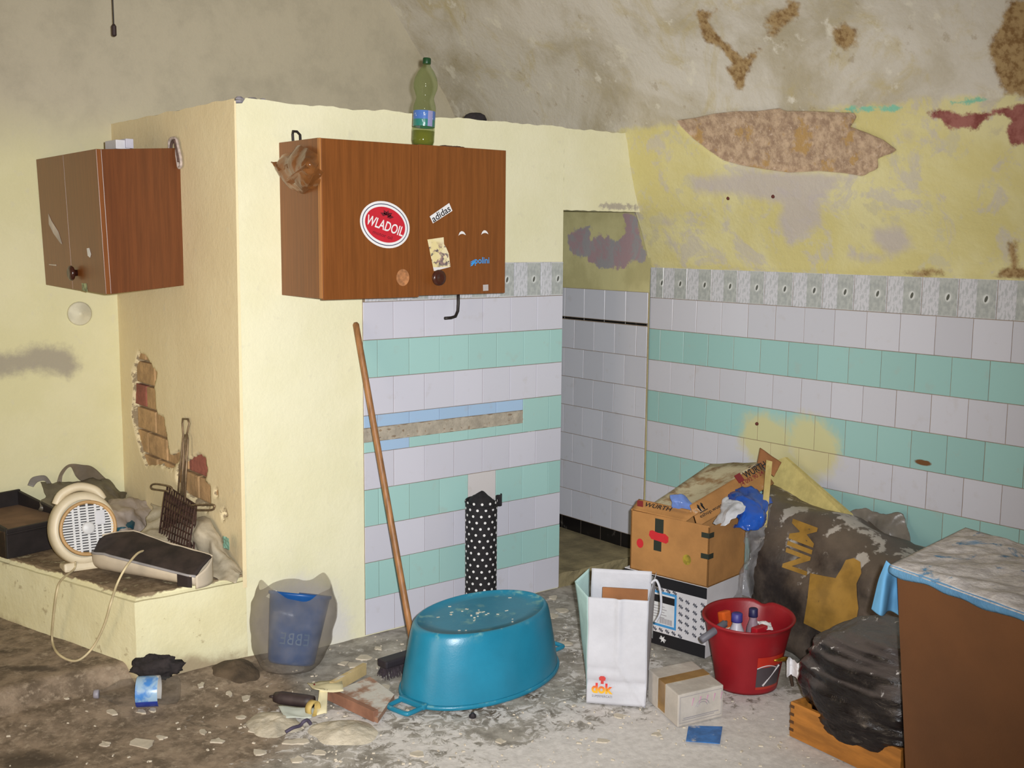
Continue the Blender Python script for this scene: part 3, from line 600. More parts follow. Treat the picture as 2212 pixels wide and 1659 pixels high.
# ---- amber plastic clinging to the cabinet side
am = film('amber_plastic', (150, 96, 52), .80, .16, .45, 10)
sx = lambda x, y: on(x, y, 0, X0-.002)
tp = thing('crumpled_plastic', 'crumpled translucent brown plastic stuck to the side of the stickered cabinet', 'plastic', tuple(sx(645, 365)))
ax_ = lambda x, y, d_: on(x, y, 0, X0-.003-d_)
_, g = None, None
def sheet_later():
    _, g1 = sheet([[ax_(612, 330, .006), ax_(640, 320, .012), ax_(668, 324, .014), ax_(692, 334, .004)], [ax_(600, 350, .03), ax_(632, 346, .055), ax_(664, 348, .06), ax_(696, 362, .012)], [ax_(594, 366, .03), ax_(628, 372, .05), ax_(662, 376, .045), ax_(696, 388, .01)], [ax_(614, 388, .012), ax_(636, 398, .03), ax_(662, 402, .034), ax_(690, 404, .006)], [ax_(630, 404, .004), ax_(645, 410, .006), ax_(664, 411, .008), ax_(682, 408, .004)]], 44, 44, .020, 1.6, 3, .004)
    part('crumple', g1(), am, tp, True, True)
    for i, P_l in enumerate(([(588, 352, .05), (604, 366, .045), (600, 350, .02), (614, 372, .02)], [(622, 384, .06), (662, 352, .085), (630, 400, .03), (676, 366, .04)], [(664, 404, .05), (690, 352, .05), (678, 410, .01), (699, 372, .02)])):
        c_4 = [ax_(*q_) for q_ in P_l]; part('fold', MB().grid(lambda u, v_: c_4[0].lerp(c_4[1], u).lerp(c_4[2].lerp(c_4[3], u), v_)+Vector((-.014*math.sin(math.pi*v_), 0, .004*noise.noise(Vector((u*3, v_*3, i))))), 14, 8), am, tp, True, True)
# ---- green bottle on the cabinet
bp = on(919, 312, 1, -.262); bz = Z1
bt = thing('soda_bottle', 'green plastic soda bottle with blue label standing on the stickered cabinet', 'bottle', (bp.x, -.245, bz), (0, .06, 0))
def glassy(name, rgb, alpha, rough=.06, face=.3):
    n = NT(name); c = C(*rgb); n.done(c, rough); n.b.inputs['Specular IOR Level'].default_value = .8
    tr = n.n.new('ShaderNodeBsdfTransparent'); tr.inputs[0].default_value = tuple(.62+.38*x**.5 for x in c[:3])+(1,); lw = n.n.new('ShaderNodeLayerWeight'); lw.inputs[0].default_value = .35
    mx = n.n.new('ShaderNodeMixShader'); n.put(mx.inputs[0], n.math('ADD', alpha, n.math('MULTIPLY', lw.outputs['Facing'], face), clamp=True)); n.L(tr.outputs[0], mx.inputs[1]); n.L(n.b.outputs[0], mx.inputs[2]); n.L(mx.outputs[0], n.out.inputs[0]); return n.mat
GB = glassy('green_pet', (140, 160, 96), .05)
pf = [(.030, 0), (.040, .004), (.0435, .02), (.044, .06), (.0425, .075), (.0425, .132), (.044, .14), (.043, .155), (.036, .178), (.0345, .186), (.038, .20), (.046, .222), (.047, .24), (.043, .262), (.032, .286), (.018, .305), (.0135, .314), (.0135, .325)]
def lean(a, j): return 1
bt.scale = (.96, .96, .945)
bo = part('bottle_body', MB().lathe(pf, 36), GB, bt, False, True)
lb = NT('bottle_label'); cz = lb.sep(lb.coord('Object')); col = lb.mix(lb.step(cz[2], .098, .104), C(44, 116, 104), C(74, 110, 176)); col = lb.mix(lb.step(lb.math('ABSOLUTE', lb.math('ADD', cz[0], .0)), .012, .010), col, C(140, 138, 176)); col = lb.mix(lb.step(lb.noise(lb.coord('Object'), 60, 3), .6, .64), col, C(190, 200, 214)); lbm = lb.done(col, .25)
part('label', MB().lathe([(.0430, .074), (.0433, .076), (.0433, .132), (.0430, .134)], 36, cap=False), lbm, bt, False, True)
part('liquid', MB().lathe([(.028, .003), (.038, .006), (.0415, .02), (.042, .058), (.0, .058)], 32), glassy('yellow_liquid', (140, 140, 44), .4), bt, False, True)
part('cap', MB().lathe([(.0155, .317), (.0160, .319), (.0160, .337), (.0145, .340), (0, .340)], 24), pm('cap_green', (22, 62, 30), .4), bt, False, True)
# ---- crumbs on top of cabinet and block
q = on(964, 318, 1, -.2); o = part('rag_scrap', MB().grid(lambda u, v_: Vector((q.x-.05+.1*u, -.25+.1*v_, Z1+.004+.012*abs(noise.noise(Vector((u*4, v_*4, 1))))*(1 if .05 < u < .95 else .2))), 12, 10), pm('rag_brown', (70, 44, 30), .95), None, solid=.004)
tag(o, 'small brown rag lying beside the green bottle', 'rag')
q = on(1030, 252, 1, .05); o = part('rubble_lump', MB().lathe([(.045, -.012), (.05, .0), (.040, .018), (.026, .026), (0, .028)], 9, M=Matrix.Translation((q.x, .06, BT+.008)), wob=lambda a, j: 1+.25*noise.noise(Vector((math.cos(a)*2, math.sin(a)*2, j)))), pm('lump_dark', (44, 38, 40), .95, .2, 30, .6), None)
tag(o, 'dark lump of rubble on top of the chimney block', 'rubble')
q = on(520, 216, 1, .02)
for dx, s_ in ((0, .02), (.05, .03), (.09, .018)):
    o = part('mortar_crumb', MB().lathe([(s_, -.012), (s_*.9, .004), (s_*.4, .012), (0, .013)], 7, M=Matrix.Translation((q.x+dx, .03, BT-.002)), wob=lambda a, j: 1+.3*noise.noise(Vector((math.cos(a)*3+dx*50, math.sin(a)*3, j)))), pm('crumb_grey', (150, 144, 150), .95, .2, 30), None)
    tag(o, ['small grey mortar crumb at the very corner of the chimney block', 'largest grey mortar crumb on the chimney block edge', 'flat grey mortar crumb beside the largest one on the block'][{0: 0, .05: 1, .09: 2}[dx]], 'rubble', 'mortar crumbs on the block corner')
# ---- bent pipe below the cabinet
pp = [on(990, 634, 1, -.05), on(990, 655, 1, -.05), on(989, 672, 1, -.05), on(984, 684, 1, -.055), on(974, 687, 1, -.06), on(961, 688, 1, -.062)]
o = part('bent_pipe', MB().tube([Vector((pp[0].x, -.05, Z0+.004))]+pp[1:], .0065, 10), IRON, None, smooth=True); tag(o, 'bent dark iron pipe hanging below the stickered cabinet', 'pipe')
# ---- broom leaning on the wall
b0 = FL(896, 1416, .045); b1 = on(768, 697, 1, -.016)
br = thing('broom', 'wooden broom leaning on the tiled wall behind the turquoise tub', 'broom', (b0.x, b0.y, 0))
part('handle', MB().tube([b0.lerp(b1, i/8) for i in range(8)]+[b1-(b1-b0)*.006, b1], [.0125]*8+[.0125, .007], 14), pm('broom_wood', (150, 104, 62), .5, .25, 6, stretch=(8, 8, .6)), br, True, True)
hd = Vector((1, .06, 0)).normalized(); hp_ = hd.cross(Vector((0, 0, 1))); hc = FL(876, 1436, .02)
part('head', MB().box((-.11, -.028, .035), (.11, .028, .065), .008, Matrix.Translation((hc.x, hc.y, 0)) @ Matrix.Rotation(math.atan2(hd.y, hd.x), 4, 'Z')), pm('broom_black', (44, 38, 44), .6), br, True)
mb = MB(); Mh = Matrix.Translation((hc.x, hc.y, 0)) @ Matrix.Rotation(math.atan2(hd.y, hd.x), 4, 'Z')
for i in range(340):
    x, y = random.uniform(-.105, .105), random.uniform(-.024, .024); mb.tube([Mh @ Vector((x, y, .038)), Mh @ Vector((x*1.08+random.uniform(-.008, .008), y*1.6+random.uniform(-.008, .008), .0))], .0016, 3)
tag(part('bristles', mb, pm('bristle_grey', (70, 60, 66), .8, .3, 40), br, True), kind='stuff')
# ---- polka dot sleeve
pc = on(1037, 1180, 1, -.075); PR_ = .066; ph = .535
pk = thing('polka_dot_tube', 'tall black fabric tube with white polka dots standing behind the turquoise tub', 'bag', (pc.x, -.082, 0))
def sleeve(u, v_):
    a = 2*math.pi*u; r = PR_*(1+.015*noise.noise(Vector((math.cos(a), math.sin(a), v_*5)))); return Vector((r*math.cos(a), r*math.sin(a), .004+(ph-.05+(.012*math.sin(a)))*v_))
part('sleeve', MB().grid(sleeve, 40, 20, True), pm('black_cloth', (26, 23, 27), .85, .3, 60), pk, smooth=True, solid=.003)
part('hem', MB().tube([Vector((PR_*math.cos(a), PR_*math.sin(a), ph-.046+.012*math.sin(a))) for a in np.linspace(0, 2*math.pi, 41)[:-1]], .0045, 8, True), pm('black_cloth', (26, 23, 27)), pk, smooth=True)
part('bunched_cloth', MB().grid(lambda u, v_: (lambda a: Vector((.058*math.cos(a)*(1-v_**2.2)+.003*noise.noise(Vector((math.cos(a)*3, v_*3, 1))), .058*math.sin(a)*(1-v_**2.2), ph-.06+.062*v_+.008*noise.noise(Vector((math.cos(a)*2, math.sin(a)*2, v_*3))))))(2*math.pi*u), 24, 8, True), pm('black_cloth', (26, 23, 27)), pk, smooth=True, solid=.003)
part('bottom', MB().lathe([(PR_-.002, 0), (PR_-.002, .006)], 32), pm('black_cloth', (26, 23, 27)), pk)
part('pull_tab', MB().grid(lambda u, v_: Vector((PR_+.004+.018*u, -.02+.012*math.sin(6*u), ph-.075+.05*v_+.012*u)), 6, 6), pm('black_cloth', (26, 23, 27)), pk, smooth=True, solid=.004)
dots = MB()
for r in range(19):
    for c in range(12):
        a = 2*math.pi*(c+.5*(r % 2))/12+.10*r*.25; z = .02+r*.0265; n_ = Vector((math.cos(a), math.sin(a), 0)); dots.prism(ell(.0056, .0056, 10), .001, frame(n_*(PR_*1.022)+Vector((0, 0, z)), (-n_.y, n_.x, 0), (0, 0, 1)))
tag(part('polka_dots', dots, WHITE, pk), kind='stuff')
# ---- turquoise tub, upside down
TB = pm('tub_turquoise', (30, 124, 154), .33, .08, 4, dust=.25, dustcol=(110, 160, 160), bump=.08, bscale=160)
tu = thing('washing_tub', 'upturned oval turquoise plastic tub lying on the dusty floor', 'tub', (-.929, -.633, 0), (0, 0, .179))
a, b, h, s_ = .348, .227, .252, .82
pro = []
for z, k_ in ((.012, 1.0), (.03, .992), (.08, .965), (.13, .935), (.18, .905), (.215, .882), (.238, .862), (.248, .842), (.252, .825)): pro.append((k_, z))
pro += [(.80, .2525), (.795, .247), (.60, .245), (.3, .2445), (0, .244)]
tbm = part('tub_body', MB().lathe(pro, 72, a, b, cap=False), TB, tu, False, True)
part('rim', MB().lathe([(.985, .0), (1.0, .0), (1.022, .003), (1.026, .010), (1.018, .017), (1.0, .018), (.985, .014)], 72, a, b, cap=False), TB, tu, smooth=True)
for sg in (-1, 1):
    x = sg*(a*1.005); mbh = MB().tube(catmull([(x-sg*.005, -.052, .012), (x+sg*.062, -.050, .010), (x+sg*.076, -.040, .010), (x+sg*.078, 0, .010), (x+sg*.076, .040, .010), (x+sg*.062, .050, .010), (x-sg*.005, .052, .012)], 5), .0085, 10)
    part('handle', mbh, TB, tu, smooth=True)
    part('handle_root', MB().box((x-sg*.0-.012, -.062, .004), (x+.012, .062, .024), .006), TB, tu)
mb = MB()
for i in range(26):
    t_, rr = random.uniform(0, 6.28), random.uniform(0, .7); x, y = a*rr*math.cos(t_), b*rr*math.sin(t_); mb.box((-.5, -.5, 0), (.5, .5, 1), 0, Matrix.Translation((x, y, .2445)) @ Matrix.Rotation(random.uniform(0, 3), 4, 'Z') @ Matrix.Diagonal((random.uniform(.003, .014), random.uniform(.003, .008), .0015, 1)))
tag(part('plaster_chips', mb, pm('chip', (214, 208, 190), .95), tu), kind='stuff')
# ---- boxes stacked in the corner
CARD = pm('cardboard', (166, 118, 66), .85, .1, 7, .15, 90, dust=.1); CARDD = pm('cardboard_dim', (140, 92, 54), .85, .12, 7, .15, 90); CARDIN = pm('cardboard_inside', (156, 116, 72), .9, .12, 9)
c0 = Vector((-.142, -1.022, 0)); dl_ = Vector((-.055, .345, 0)); dL = dl_.normalized(); dR = Vector((-dL.y*-1, dL.x*-1, 0)); dR = Vector((dL.y, -dL.x, 0))   # along left face, along right face
if dR.x < 0: dR = -dR
LW, RW, ZS, ZW = .365, .27, .283, .525
WHB = pm('white_carton', (204, 200, 202), .7, .06, 6); BLK = flat('carton_black', (24, 22, 26)); CYAN = flat('carton_blue', (64, 140, 196)); GREYP = flat('print_grey', (104, 104, 112))
P_ = lambda l, r, z: c0+dL*l+dR*r+Vector((0, 0, z))
sb = thing('star_carton', 'white carton printed with grey stars and a blue framed label, under the brown carton', 'box', tuple(c0))
e_ = .004
part('carton_body', MB().hexa([P_(e_, e_, 0), P_(LW+.03, e_, 0), P_(LW+.03, RW, 0), P_(e_, RW, 0), P_(e_, e_, ZS), P_(LW+.03, e_, ZS), P_(LW+.03, RW, ZS), P_(e_, RW, ZS)], .003), WHB, sb, True)
LF = lambda l, z, lift=0: frame(P_(l, e_, z)-dR*lift, -dL, (0, 0, 1))      # left face, seen reading left to right
def lrect(name, l0, l1, z0, z1, mat, lift=.0006, parent=sb): return part(name, MB().box((-(l1-l0)/2, -(z1-z0)/2, 0), ((l1-l0)/2, (z1-z0)/2, lift), M=LF((l0+l1)/2, (z0+z1)/2)), mat, parent, True)
lrect('black_band', .004, LW+.03, .236, .280, BLK); lrect('black_band', .004, LW+.03, .0, .052, BLK)
lrect('label_frame', .14, LW+.02, .078, .222, CYAN); lrect('label_field', .149, LW+.02, .088, .212, flat('label_white', (206, 206, 208)), .0010); lrect('label_bar', .149, LW+.02, .176, .205, BLK, .0013)
mb = MB()
for i in range(5): mb.box((-.04, -.0015, 0), (.04+.01*(i % 2), .0015, .0014), M=LF(.235, .160-i*.011))
for i in range(14): mb.box((-.0012, -.011, 0), (.0012 if i % 3 else .002, .011, .0014), M=LF(.215-i*.0042, .103))
part('label_print', mb, flat('print_faint', (150, 146, 150)), sb, True)
stp = [(.011*(1 if i % 2 == 0 else .36)*math.cos(math.pi*i/6), .011*(1 if i % 2 == 0 else .36)*math.sin(math.pi*i/6)) for i in range(12)]
mb = MB()
for l, z in [(.12, .21-i*.03) for i in range(6)]+[(.09, .205-i*.03) for i in range(5)]+[(.055, .20-i*.03) for i in range(5)]+[(.02, .21-i*.03) for i in range(5)]+[(.15+i*.03, .064) for i in range(8)]+[(.15+i*.03, .229) for i in range(8)]: mb.prism(stp, .0009, LF(l, z))
part('star_print', mb, GREYP, sb, True)
part('snowflake_logo', MB().prism([(p[0]*1.5, p[1]*1.5) for p in stp], .0009, LF(.20, .028, .0005)), WHITE, sb, True)
for l in (.275,):
    lrect('tape_strip', l-.028, l+.028, .02, .275, film('tape', (196, 196, 196), .4, .2), .0018)
    Mt = LF(l, .215, .0022) @ Matrix.Rotation(math.pi/2, 4, 'Z'); text_fit('orey', Mt, .060, .028, INK, sb)
    Mt = LF(l, .085, .0022) @ Matrix.Rotation(math.pi/2, 4, 'Z'); text_fit('pne', Mt, .055, .028, INK, sb)
wb = thing('brown_carton', 'open brown cardboard carton with dusty flaps stacked on the star carton', 'box', tuple(c0+Vector((0, 0, ZS))))
zb = ZS+.001
walls = MB(); th = .005
for l0, l1, r0, r1, zt in ((0, LW, 0, th, ZW), (0, th, 0, RW, ZW-.005), (0, LW, RW-th, RW, ZW), (LW-th, LW, 0, RW, ZW+.005)):
    walls.hexa([P_(l0, r0, zb), P_(l1, r0, zb), P_(l1, r1, zb), P_(l0, r1, zb), P_(l0, r0, zt), P_(l1, r0, zt), P_(l1, r1, zt), P_(l0, r1, zt)])
walls.hexa([P_(0, 0, zb), P_(LW, 0, zb), P_(LW, RW, zb), P_(0, RW, zb), P_(0, 0, zb+th), P_(LW, 0, zb+th), P_(LW, RW, zb+th), P_(0, RW, zb+th)])
bd = part('carton_body', walls, CARD, wb, True)
W_LF = lambda l, z, lift=.0: frame(P_(l, 0, z)-dR*lift, -dL, (0, 0, 1)); W_RF = lambda r, z: frame(P_(0, r, z), dR, (0, 0, 1))
DG = flat('print_darkgreen', (38, 44, 36)); RDP = flat('print_scarlet', (190, 36, 44))
part('printed_cross', MB().box((-.020, -.028, 0), (.020, .028, .0008), M=W_LF(.228, .487-.002)), DG, wb, True)
part('printed_cross', MB().box((-.018, -.022, 0), (.018, .022, .0008), M=W_LF(.234, .405)), DG, wb, True)
part('red_mark', MB().prism([(-.046, .0), (-.042, .018), (-.03, .022), (0, .016), (.03, .018), (.046, .008), (.046, -.012), (.036, -.02), (0, -.016), (-.034, -.014)], .0012, W_LF(.230, .440)), RDP, wb, True)
part('red_spot', MB().prism(ell(.016, .019, 20), .0010, W_LF(.318, .398)), RDP, wb, True)
part('hand_hole', MB().prism(ell(.019, .021, 20), .0010, W_LF(.096, .375)), pm('hole_yellow', (150, 130, 40), .8, .3, 40), wb, True)
for z in (.487, .405):
    part('corner_mark', MB().box((-.034, -.010, 0), (0, .010, .0008), M=W_LF(.0+.0, z)).box((0, -.010, 0), (.034, .010, .0008), M=W_RF(0, z)), DG, wb, True)
# flaps
def plate(name, px, mat, parent, th=.004, bend=0, seed=0):      # px: corners as (x, y, l-plane point) already in place
    A, B, C2, D = [Vector(p) for p in px]; n_ = (B-A).cross(D-A).normalized()
    mb = MB().grid(lambda u, v_: (A.lerp(B, u)).lerp(D.lerp(C2, u), v_)+n_*(bend*math.sin(math.pi*u)*math.sin(math.pi*v_)+.004*noise.noise(Vector((u*3, v_*3, seed)))), 10, 10)
    return part(name, mb, mat, parent, True, smooth=True, solid=th)
def dusty(name, rgb):
    return pm(name, rgb, .9, .15, 9, .3, 60, dust=.95, dustcol=(196, 184, 152))
f1 = plate('flap', [P_(LW, .004, ZW+.003), P_(.11, .004, ZW-.002), P_(.085, .06, ZW+.030), P_(LW-.005, .045, ZW+.038)], CARD, wb, seed=1)
mW = frame(P_(.235, .014, ZW+.028)+Vector((-.006, 0, .0)), -dL, (P_(.2, .05, ZW+.034)-P_(.2, .004, ZW)).normalized())
text_fit('WÜRTH', mW, .125, .026, INK, f1, bold=.015, lift=.012)
part('red_logo', MB().box((-.014, -.012, 0), (.014, .012, .001), M=frame(P_(.325, .014, ZW+.028)+Vector((-.012, -.004, .006)), -dL, (0, 0, 1))), flat('print_darkred', (120, 34, 36)), f1, True)
# long raised flap running to the wall, dusty lid behind it
a1 = P_(.105, .010, ZW-.02); b1 = P_(.085, .0, ZW-.02)
qa, qb, qc, qd = on(1490, 1092, 0, a1.x+.04), on(1640, 1003, 0, .36), on(1672, 1045, 0, .33), on(1508, 1138, 0, a1.x+.03)
f2 = plate('flap', [qd, qc, qb, qa], CARD, wb, bend=.0, seed=2)
nrm = (qc-qd).cross(qa-qd).normalized(); nrm = nrm if nrm.dot(FWD) < 0 else -nrm
xd = (qc-qd).normalized(); yd = nrm.cross(xd); mid = lambda u, v_: (qd.lerp(qc, u)).lerp(qa.lerp(qb, u), v_)
def onf2(x, y): v = ray(x, y); return CP+v*((qd-CP).dot(nrm)/v.dot(nrm))+nrm*.006
text_fit('WÜRTH', frame(onf2(1627, 1016), xd, yd), (onf2(1650, 1004)-onf2(1605, 1030)).length*1.02, .036, INK, f2, bold=.015, lift=.003)
text_fit('74 092 90 24', frame(onf2(1621, 1036), xd, yd), (onf2(1648, 1024)-onf2(1598, 1050)).length, .018, flat('print_darkred', (120, 34, 36)), f2, bold=.01, lift=.003)
part('red_logo', MB().box((-.016, -.018, 0), (.016, .018, .004), M=frame(onf2(1595, 1035), xd, yd)), flat('print_darkred', (120, 34, 36)), f2, True)
text_fit('eshop.wuerth', frame(onf2(1538, 1104), xd, yd), .15, .018, INK, f2, bold=.01, lift=.003)
mb = MB()
for k_ in (-.010, .010):
    mb.prism([(k_-.0015, -.016), (k_+.0015, -.016), (k_+.0015, .004), (k_+.006, .004), (k_, .015), (k_-.006, .004), (k_-.0015, .004)], .003, frame(onf2(1512, 1097), xd, yd))
mb.box((-.022, -.021, 0), (.022, -.018, .003), M=frame(onf2(1512, 1097), xd, yd)); part('up_arrows', mb, INK, f2, True)
g0, g1, g2, g3 = on(1398, 1098, 0, P_(LW, .02, 0).x+.03), on(1480, 1120, 0, P_(.12, .03, 0).x+.03), on(1638, 1000, 0, .37), on(1535, 1003, 0, .42)
lid = plate('dusty_flap', [g0, g1, g2, g3], dusty('cardboard_dusty', (150, 118, 80)), wb, bend=-.02, seed=3); tag(lid, 'flap coated in plaster dust')
plate('flap', [on(1636, 1000, 0, .36), on(1672, 1030, 0, .36), on(1688, 1000, 0, .42), on(1642, 968, 0, .40)], CARDD, wb, seed=5)
# plastic bags poking out of the carton
def sheet(ctrl, nu, nv, amp=.01, fr=3, seed=0, amp2=0):
    G_ = np.array([[tuple(p) for p in row] for row in ctrl]); R_, K_ = G_.shape[:2]
    rows = [catmull(G_[i], 8) for i in range(R_)]; rows = np.array(rows); cols = np.array([catmull(rows[:, j], 8) for j in range(rows.shape[1])]).transpose(1, 0, 2)
    H, Wd = cols.shape[:2]
    def fn(u, v_):
        x, y = u*(Wd-1), v_*(H-1); i, j = min(int(y), H-2), min(int(x), Wd-2); fu, fv = x-j, y-i
        p = (cols[i, j]*(1-fu)+cols[i, j+1]*fu)*(1-fv)+(cols[i+1, j]*(1-fu)+cols[i+1, j+1]*fu)*fv; p = Vector(p)
        d = Vector((noise.noise(p*fr*6+Vector((seed, 0, 0))), noise.noise(p*fr*6+Vector((0, seed+7, 0))), noise.noise(p*fr*6+Vector((0, 0, seed+3)))))*amp
        if amp2: d += Vector((noise.noise(p*fr*22+Vector((seed, 5, 0))), noise.noise(p*fr*22+Vector((1, seed+7, 0))), noise.noise(p*fr*22+Vector((0, 2, seed)))))*amp2
        return p+d
    return fn, (lambda: MB().grid(fn, nu, nv))
sheet_later()
BLUEF = film('blue_film', (40, 92, 190), .9, .22, .5); CLEAR = film('clear_film', (186, 184, 186), .34, .12, .3); WHF = film('white_film', (198, 200, 206), .9, .25, .2)
bb = thing('blue_plastic_bag', 'crumpled blue and white plastic bag spilling out of the brown carton', 'bag', tuple(P_(.05, .15, ZW-.02)))
pxs = lambda L: [on(x, y, 0, xp) for x, y, xp in L]
_, g = sheet([pxs([(1556, 1068, .12), (1600, 1052, .16), (1640, 1062, .2), (1668, 1085, .2)]), pxs([(1560, 1090, .06), (1600, 1075, .08), (1640, 1090, .1), (1660, 1110, .12)]), pxs([(1590, 1120, .02), (1610, 1115, .02), (1640, 1120, .05), (1655, 1128, .1)]), pxs([(1560, 1138, .06), (1600, 1142, .0), (1630, 1146, .03), (1650, 1140, .08)])], 36, 30, .018, 3, 1, .006); part('blue_film', g(), BLUEF, bb, True, True, solid=.0008)
_, g = sheet([pxs([(1568, 1072, .05), (1590, 1080, .03), (1608, 1092, .02)]), pxs([(1556, 1102, .0), (1580, 1102, -.02), (1606, 1100, .0)]), pxs([(1542, 1136, -.06), (1562, 1132, -.06), (1588, 1120, -.03)])], 24, 20, .012, 3, 4, .005); part('white_film', g(), WHF, bb, True, True, solid=.0008)
_, g = sheet([pxs([(1448, 1075, -.12), (1470, 1070, -.1), (1495, 1088, -.06)]), pxs([(1452, 1085, -.13), (1475, 1084, -.11), (1498, 1092, -.08)]), pxs([(1452, 1102, -.13), (1478, 1102, -.11), (1500, 1100, -.08)])], 20, 14, .012, 3, 9, .004); part('film_end', g(), film('pale_blue_film', (120, 150, 220), .8, .12, .3), bb, True, True, solid=.0008)
o = part('tape_piece', MB().prism([(-.012, -.13), (.012, -.13), (.014, .13), (-.010, .135)], .002, frame(on(1655, 1068, 0, .16), RT*.93+UP*-.12+Vector((0, 0, .05)), UP*.9+RT*-.42)), film('yellow_tape', (196, 176, 110), .8, .3), bb, True)
# ---- yellow board leaning behind
yb = [on(1660, 1075, 0, .46), on(1835, 1110, 0, .42), on(1695, 988, 0, .55), on(1664, 1000, 0, .55)]
yl = thing('yellow_board', 'pale yellow foam board leaning on the tiles behind the black sack', 'board', tuple(on(1740, 1100, 0, .48)))
n_ = Vector((-1, 0, .15)).normalized()*.02; base_ = [on(1655, 1150, 0, .44), on(1860, 1150, 0, .40)]
P4 = [base_[0], base_[1], yb[1], yb[2], yb[3]]
mb = MB(); k5 = len(P4); mb.add([p for p in P4]+[p-n_ for p in P4], [tuple(range(k5)), tuple(range(2*k5-1, k5-1, -1))]+[(i, i+k5, (i+1) % k5+k5, (i+1) % k5) for i in range(k5)])
part('panel', mb, pm('yellow_foam', (206, 190, 122), .9, .12, 16, .3, 50, dust=.0), yl, True)
# ---- big black sack with a mustard print
def sackmat():
    n = NT('black_sack'); co = n.coord(pos=True); a = n.noise(co, 6, 6, .65); b = n.noise(co, 22, 6, .65)
    col = n.mix(n.step(a, .35, .7), C(40, 34, 32), C(92, 80, 70)); d = n.math('MULTIPLY', n.step(n.noise(co, 10, 5, .6), .53, .58), n.step(n.upness(), .40, .60)); col = n.mix(d, col, C(206, 200, 192))
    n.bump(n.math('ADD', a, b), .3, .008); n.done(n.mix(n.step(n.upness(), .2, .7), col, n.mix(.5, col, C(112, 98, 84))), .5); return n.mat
SACK = sackmat(); MUST = pm('mustard_print', (148, 112, 44), .7, .15, 14)
rows = [pxs([(1668, 1052, .54), (1655, 1045, .52), (1740, 1078, .53), (1830, 1108, .54), (1925, 1152, .54), (2020, 1190, .54), (2030, 1200, .55)]),
        pxs([(1660, 1092, .42), (1645, 1085, .30), (1730, 1112, .30), (1830, 1132, .31), (1912, 1178, .32), (1990, 1215, .34), (2020, 1235, .45)]),
        pxs([(1650, 1190, .36), (1622, 1190, .20), (1710, 1230, .17), (1800, 1262, .16), (1880, 1292, .16), (1960, 1320, .18), (2000, 1340, .34)]),
        pxs([(1645, 1290, .36), (1620, 1290, .19), (1705, 1335, .15), (1790, 1375, .13), (1862, 1400, .13), (1950, 1420, .15), (1990, 1430, .34)]),
        [Vector((.45, -.98, .02)), Vector((.21, -1.02, .01)), Vector((.16, -1.22, .006)), Vector((.13, -1.42, .006)), Vector((.13, -1.60, .006)), Vector((.16, -1.80, .01)), Vector((.45, -1.85, .02))],
        [Vector((.5, -1.0, .02)), Vector((.5, -1.0, .005)), Vector((.5, -1.2, .005)), Vector((.5, -1.4, .005)), Vector((.5, -1.6, .005)), Vector((.5, -1.8, .005)), Vector((.5, -1.8, .02))]]
sfn, g = sheet(rows, 110, 90, .022, 1.1, 2, .004)
sk = thing('black_sack', 'large dusty black sack with a mustard coloured print behind the red bucket', 'sack', (.25, -1.4, 0))
smb = g(); part('sack_body', smb, SACK, sk, True, True, solid=.003)
NU, NV = 220, 180
uv = [(i/NU, j/NV) for j in range(int(NV*.75)) for i in range(NU+1)]; pts = [sfn(*q) for q in uv]
pxa = np.array([pr(p) for p in pts])
def on_sack(x, y):
    k_ = int(np.argmin((pxa[:, 0]-x)**2+(pxa[:, 1]-y)**2)); u, v_ = uv[k_]; p = pts[k_]
    n_ = (sfn(u+.01, v_)-sfn(u-.01, v_)).cross(sfn(u, v_+.01)-sfn(u, v_-.01)).normalized(); n_ = n_ if n_.dot(FWD) < 0 else -n_
    v = ray(x, y).normalized(); d = (p-CP).dot(n_)/v.dot(n_); return CP+v*d+n_*.005
def decal(name, mb2, mat, parent, cuts=2):
    bm = bmesh.new(); vv = [bm.verts.new((p.x, p.y, 0)) for p in mb2.v]
    for f in mb2.f:
        try: bm.faces.new([vv[i] for i in f])
        except ValueError: pass
    bmesh.ops.triangulate(bm, faces=bm.faces[:])
    for _ in range(cuts):
        L = [e for e in bm.edges if e.calc_length() > 9]
        if L: bmesh.ops.subdivide_edges(bm, edges=L, cuts=1); bmesh.ops.triangulate(bm, faces=[f for f in bm.faces if len(f.verts) > 3])
    bm.verts.index_update(); out = MB().add([on_sack(q.co.x, q.co.y) for q in bm.verts], [[q.index for q in f.verts] for f in bm.faces]); bm.free()
    return part(name, out, mat, parent, True, True)
tm = text_mb('MIN', 1, .03); xs_ = [p.x for p in tm.v]; ys_ = [p.y for p in tm.v]
lx0, lx1, ly0, ly1 = min(xs_), max(xs_), min(ys_), max(ys_)
def tmap(p): s1 = (p.x-lx0)/(lx1-lx0); t1 = (p.y-ly0)/(ly1-ly0); return Vector((1768-s1*24-(1-t1)*54+12*(1-s1)*0, 1142+s1*104-(1-t1)*20, 0))
tm.v = [tmap(p) for p in tm.v]; decal('lettering', tm, MUST, sk, 1)
def poly_mb(L):
    m = MB().prism(L, 0); n_ = len(L); m2 = MB(); m2.v = m.v[:n_]; m2.f = [f for f in m.f if all(i < n_ for i in f) and len(f) == 3]; return m2
decal('printed_patch', poly_mb([(1752, 1240), (1806, 1250), (1818, 1230), (1828, 1211), (1845, 1207), (1860, 1216), (1862, 1240), (1852, 1262), (1853, 1290), (1856, 1315), (1852, 1338), (1843, 1350), (1842, 1368), (1835, 1385), (1800, 1400), (1780, 1368), (1738, 1346), (1745, 1300)]), MUST, sk, 3)
decal('printed_line', poly_mb([(1745, 1288), (1771, 1296), (1770, 1301), (1744, 1293)]), flat('sack_ink', (30, 26, 24)), sk, 0)
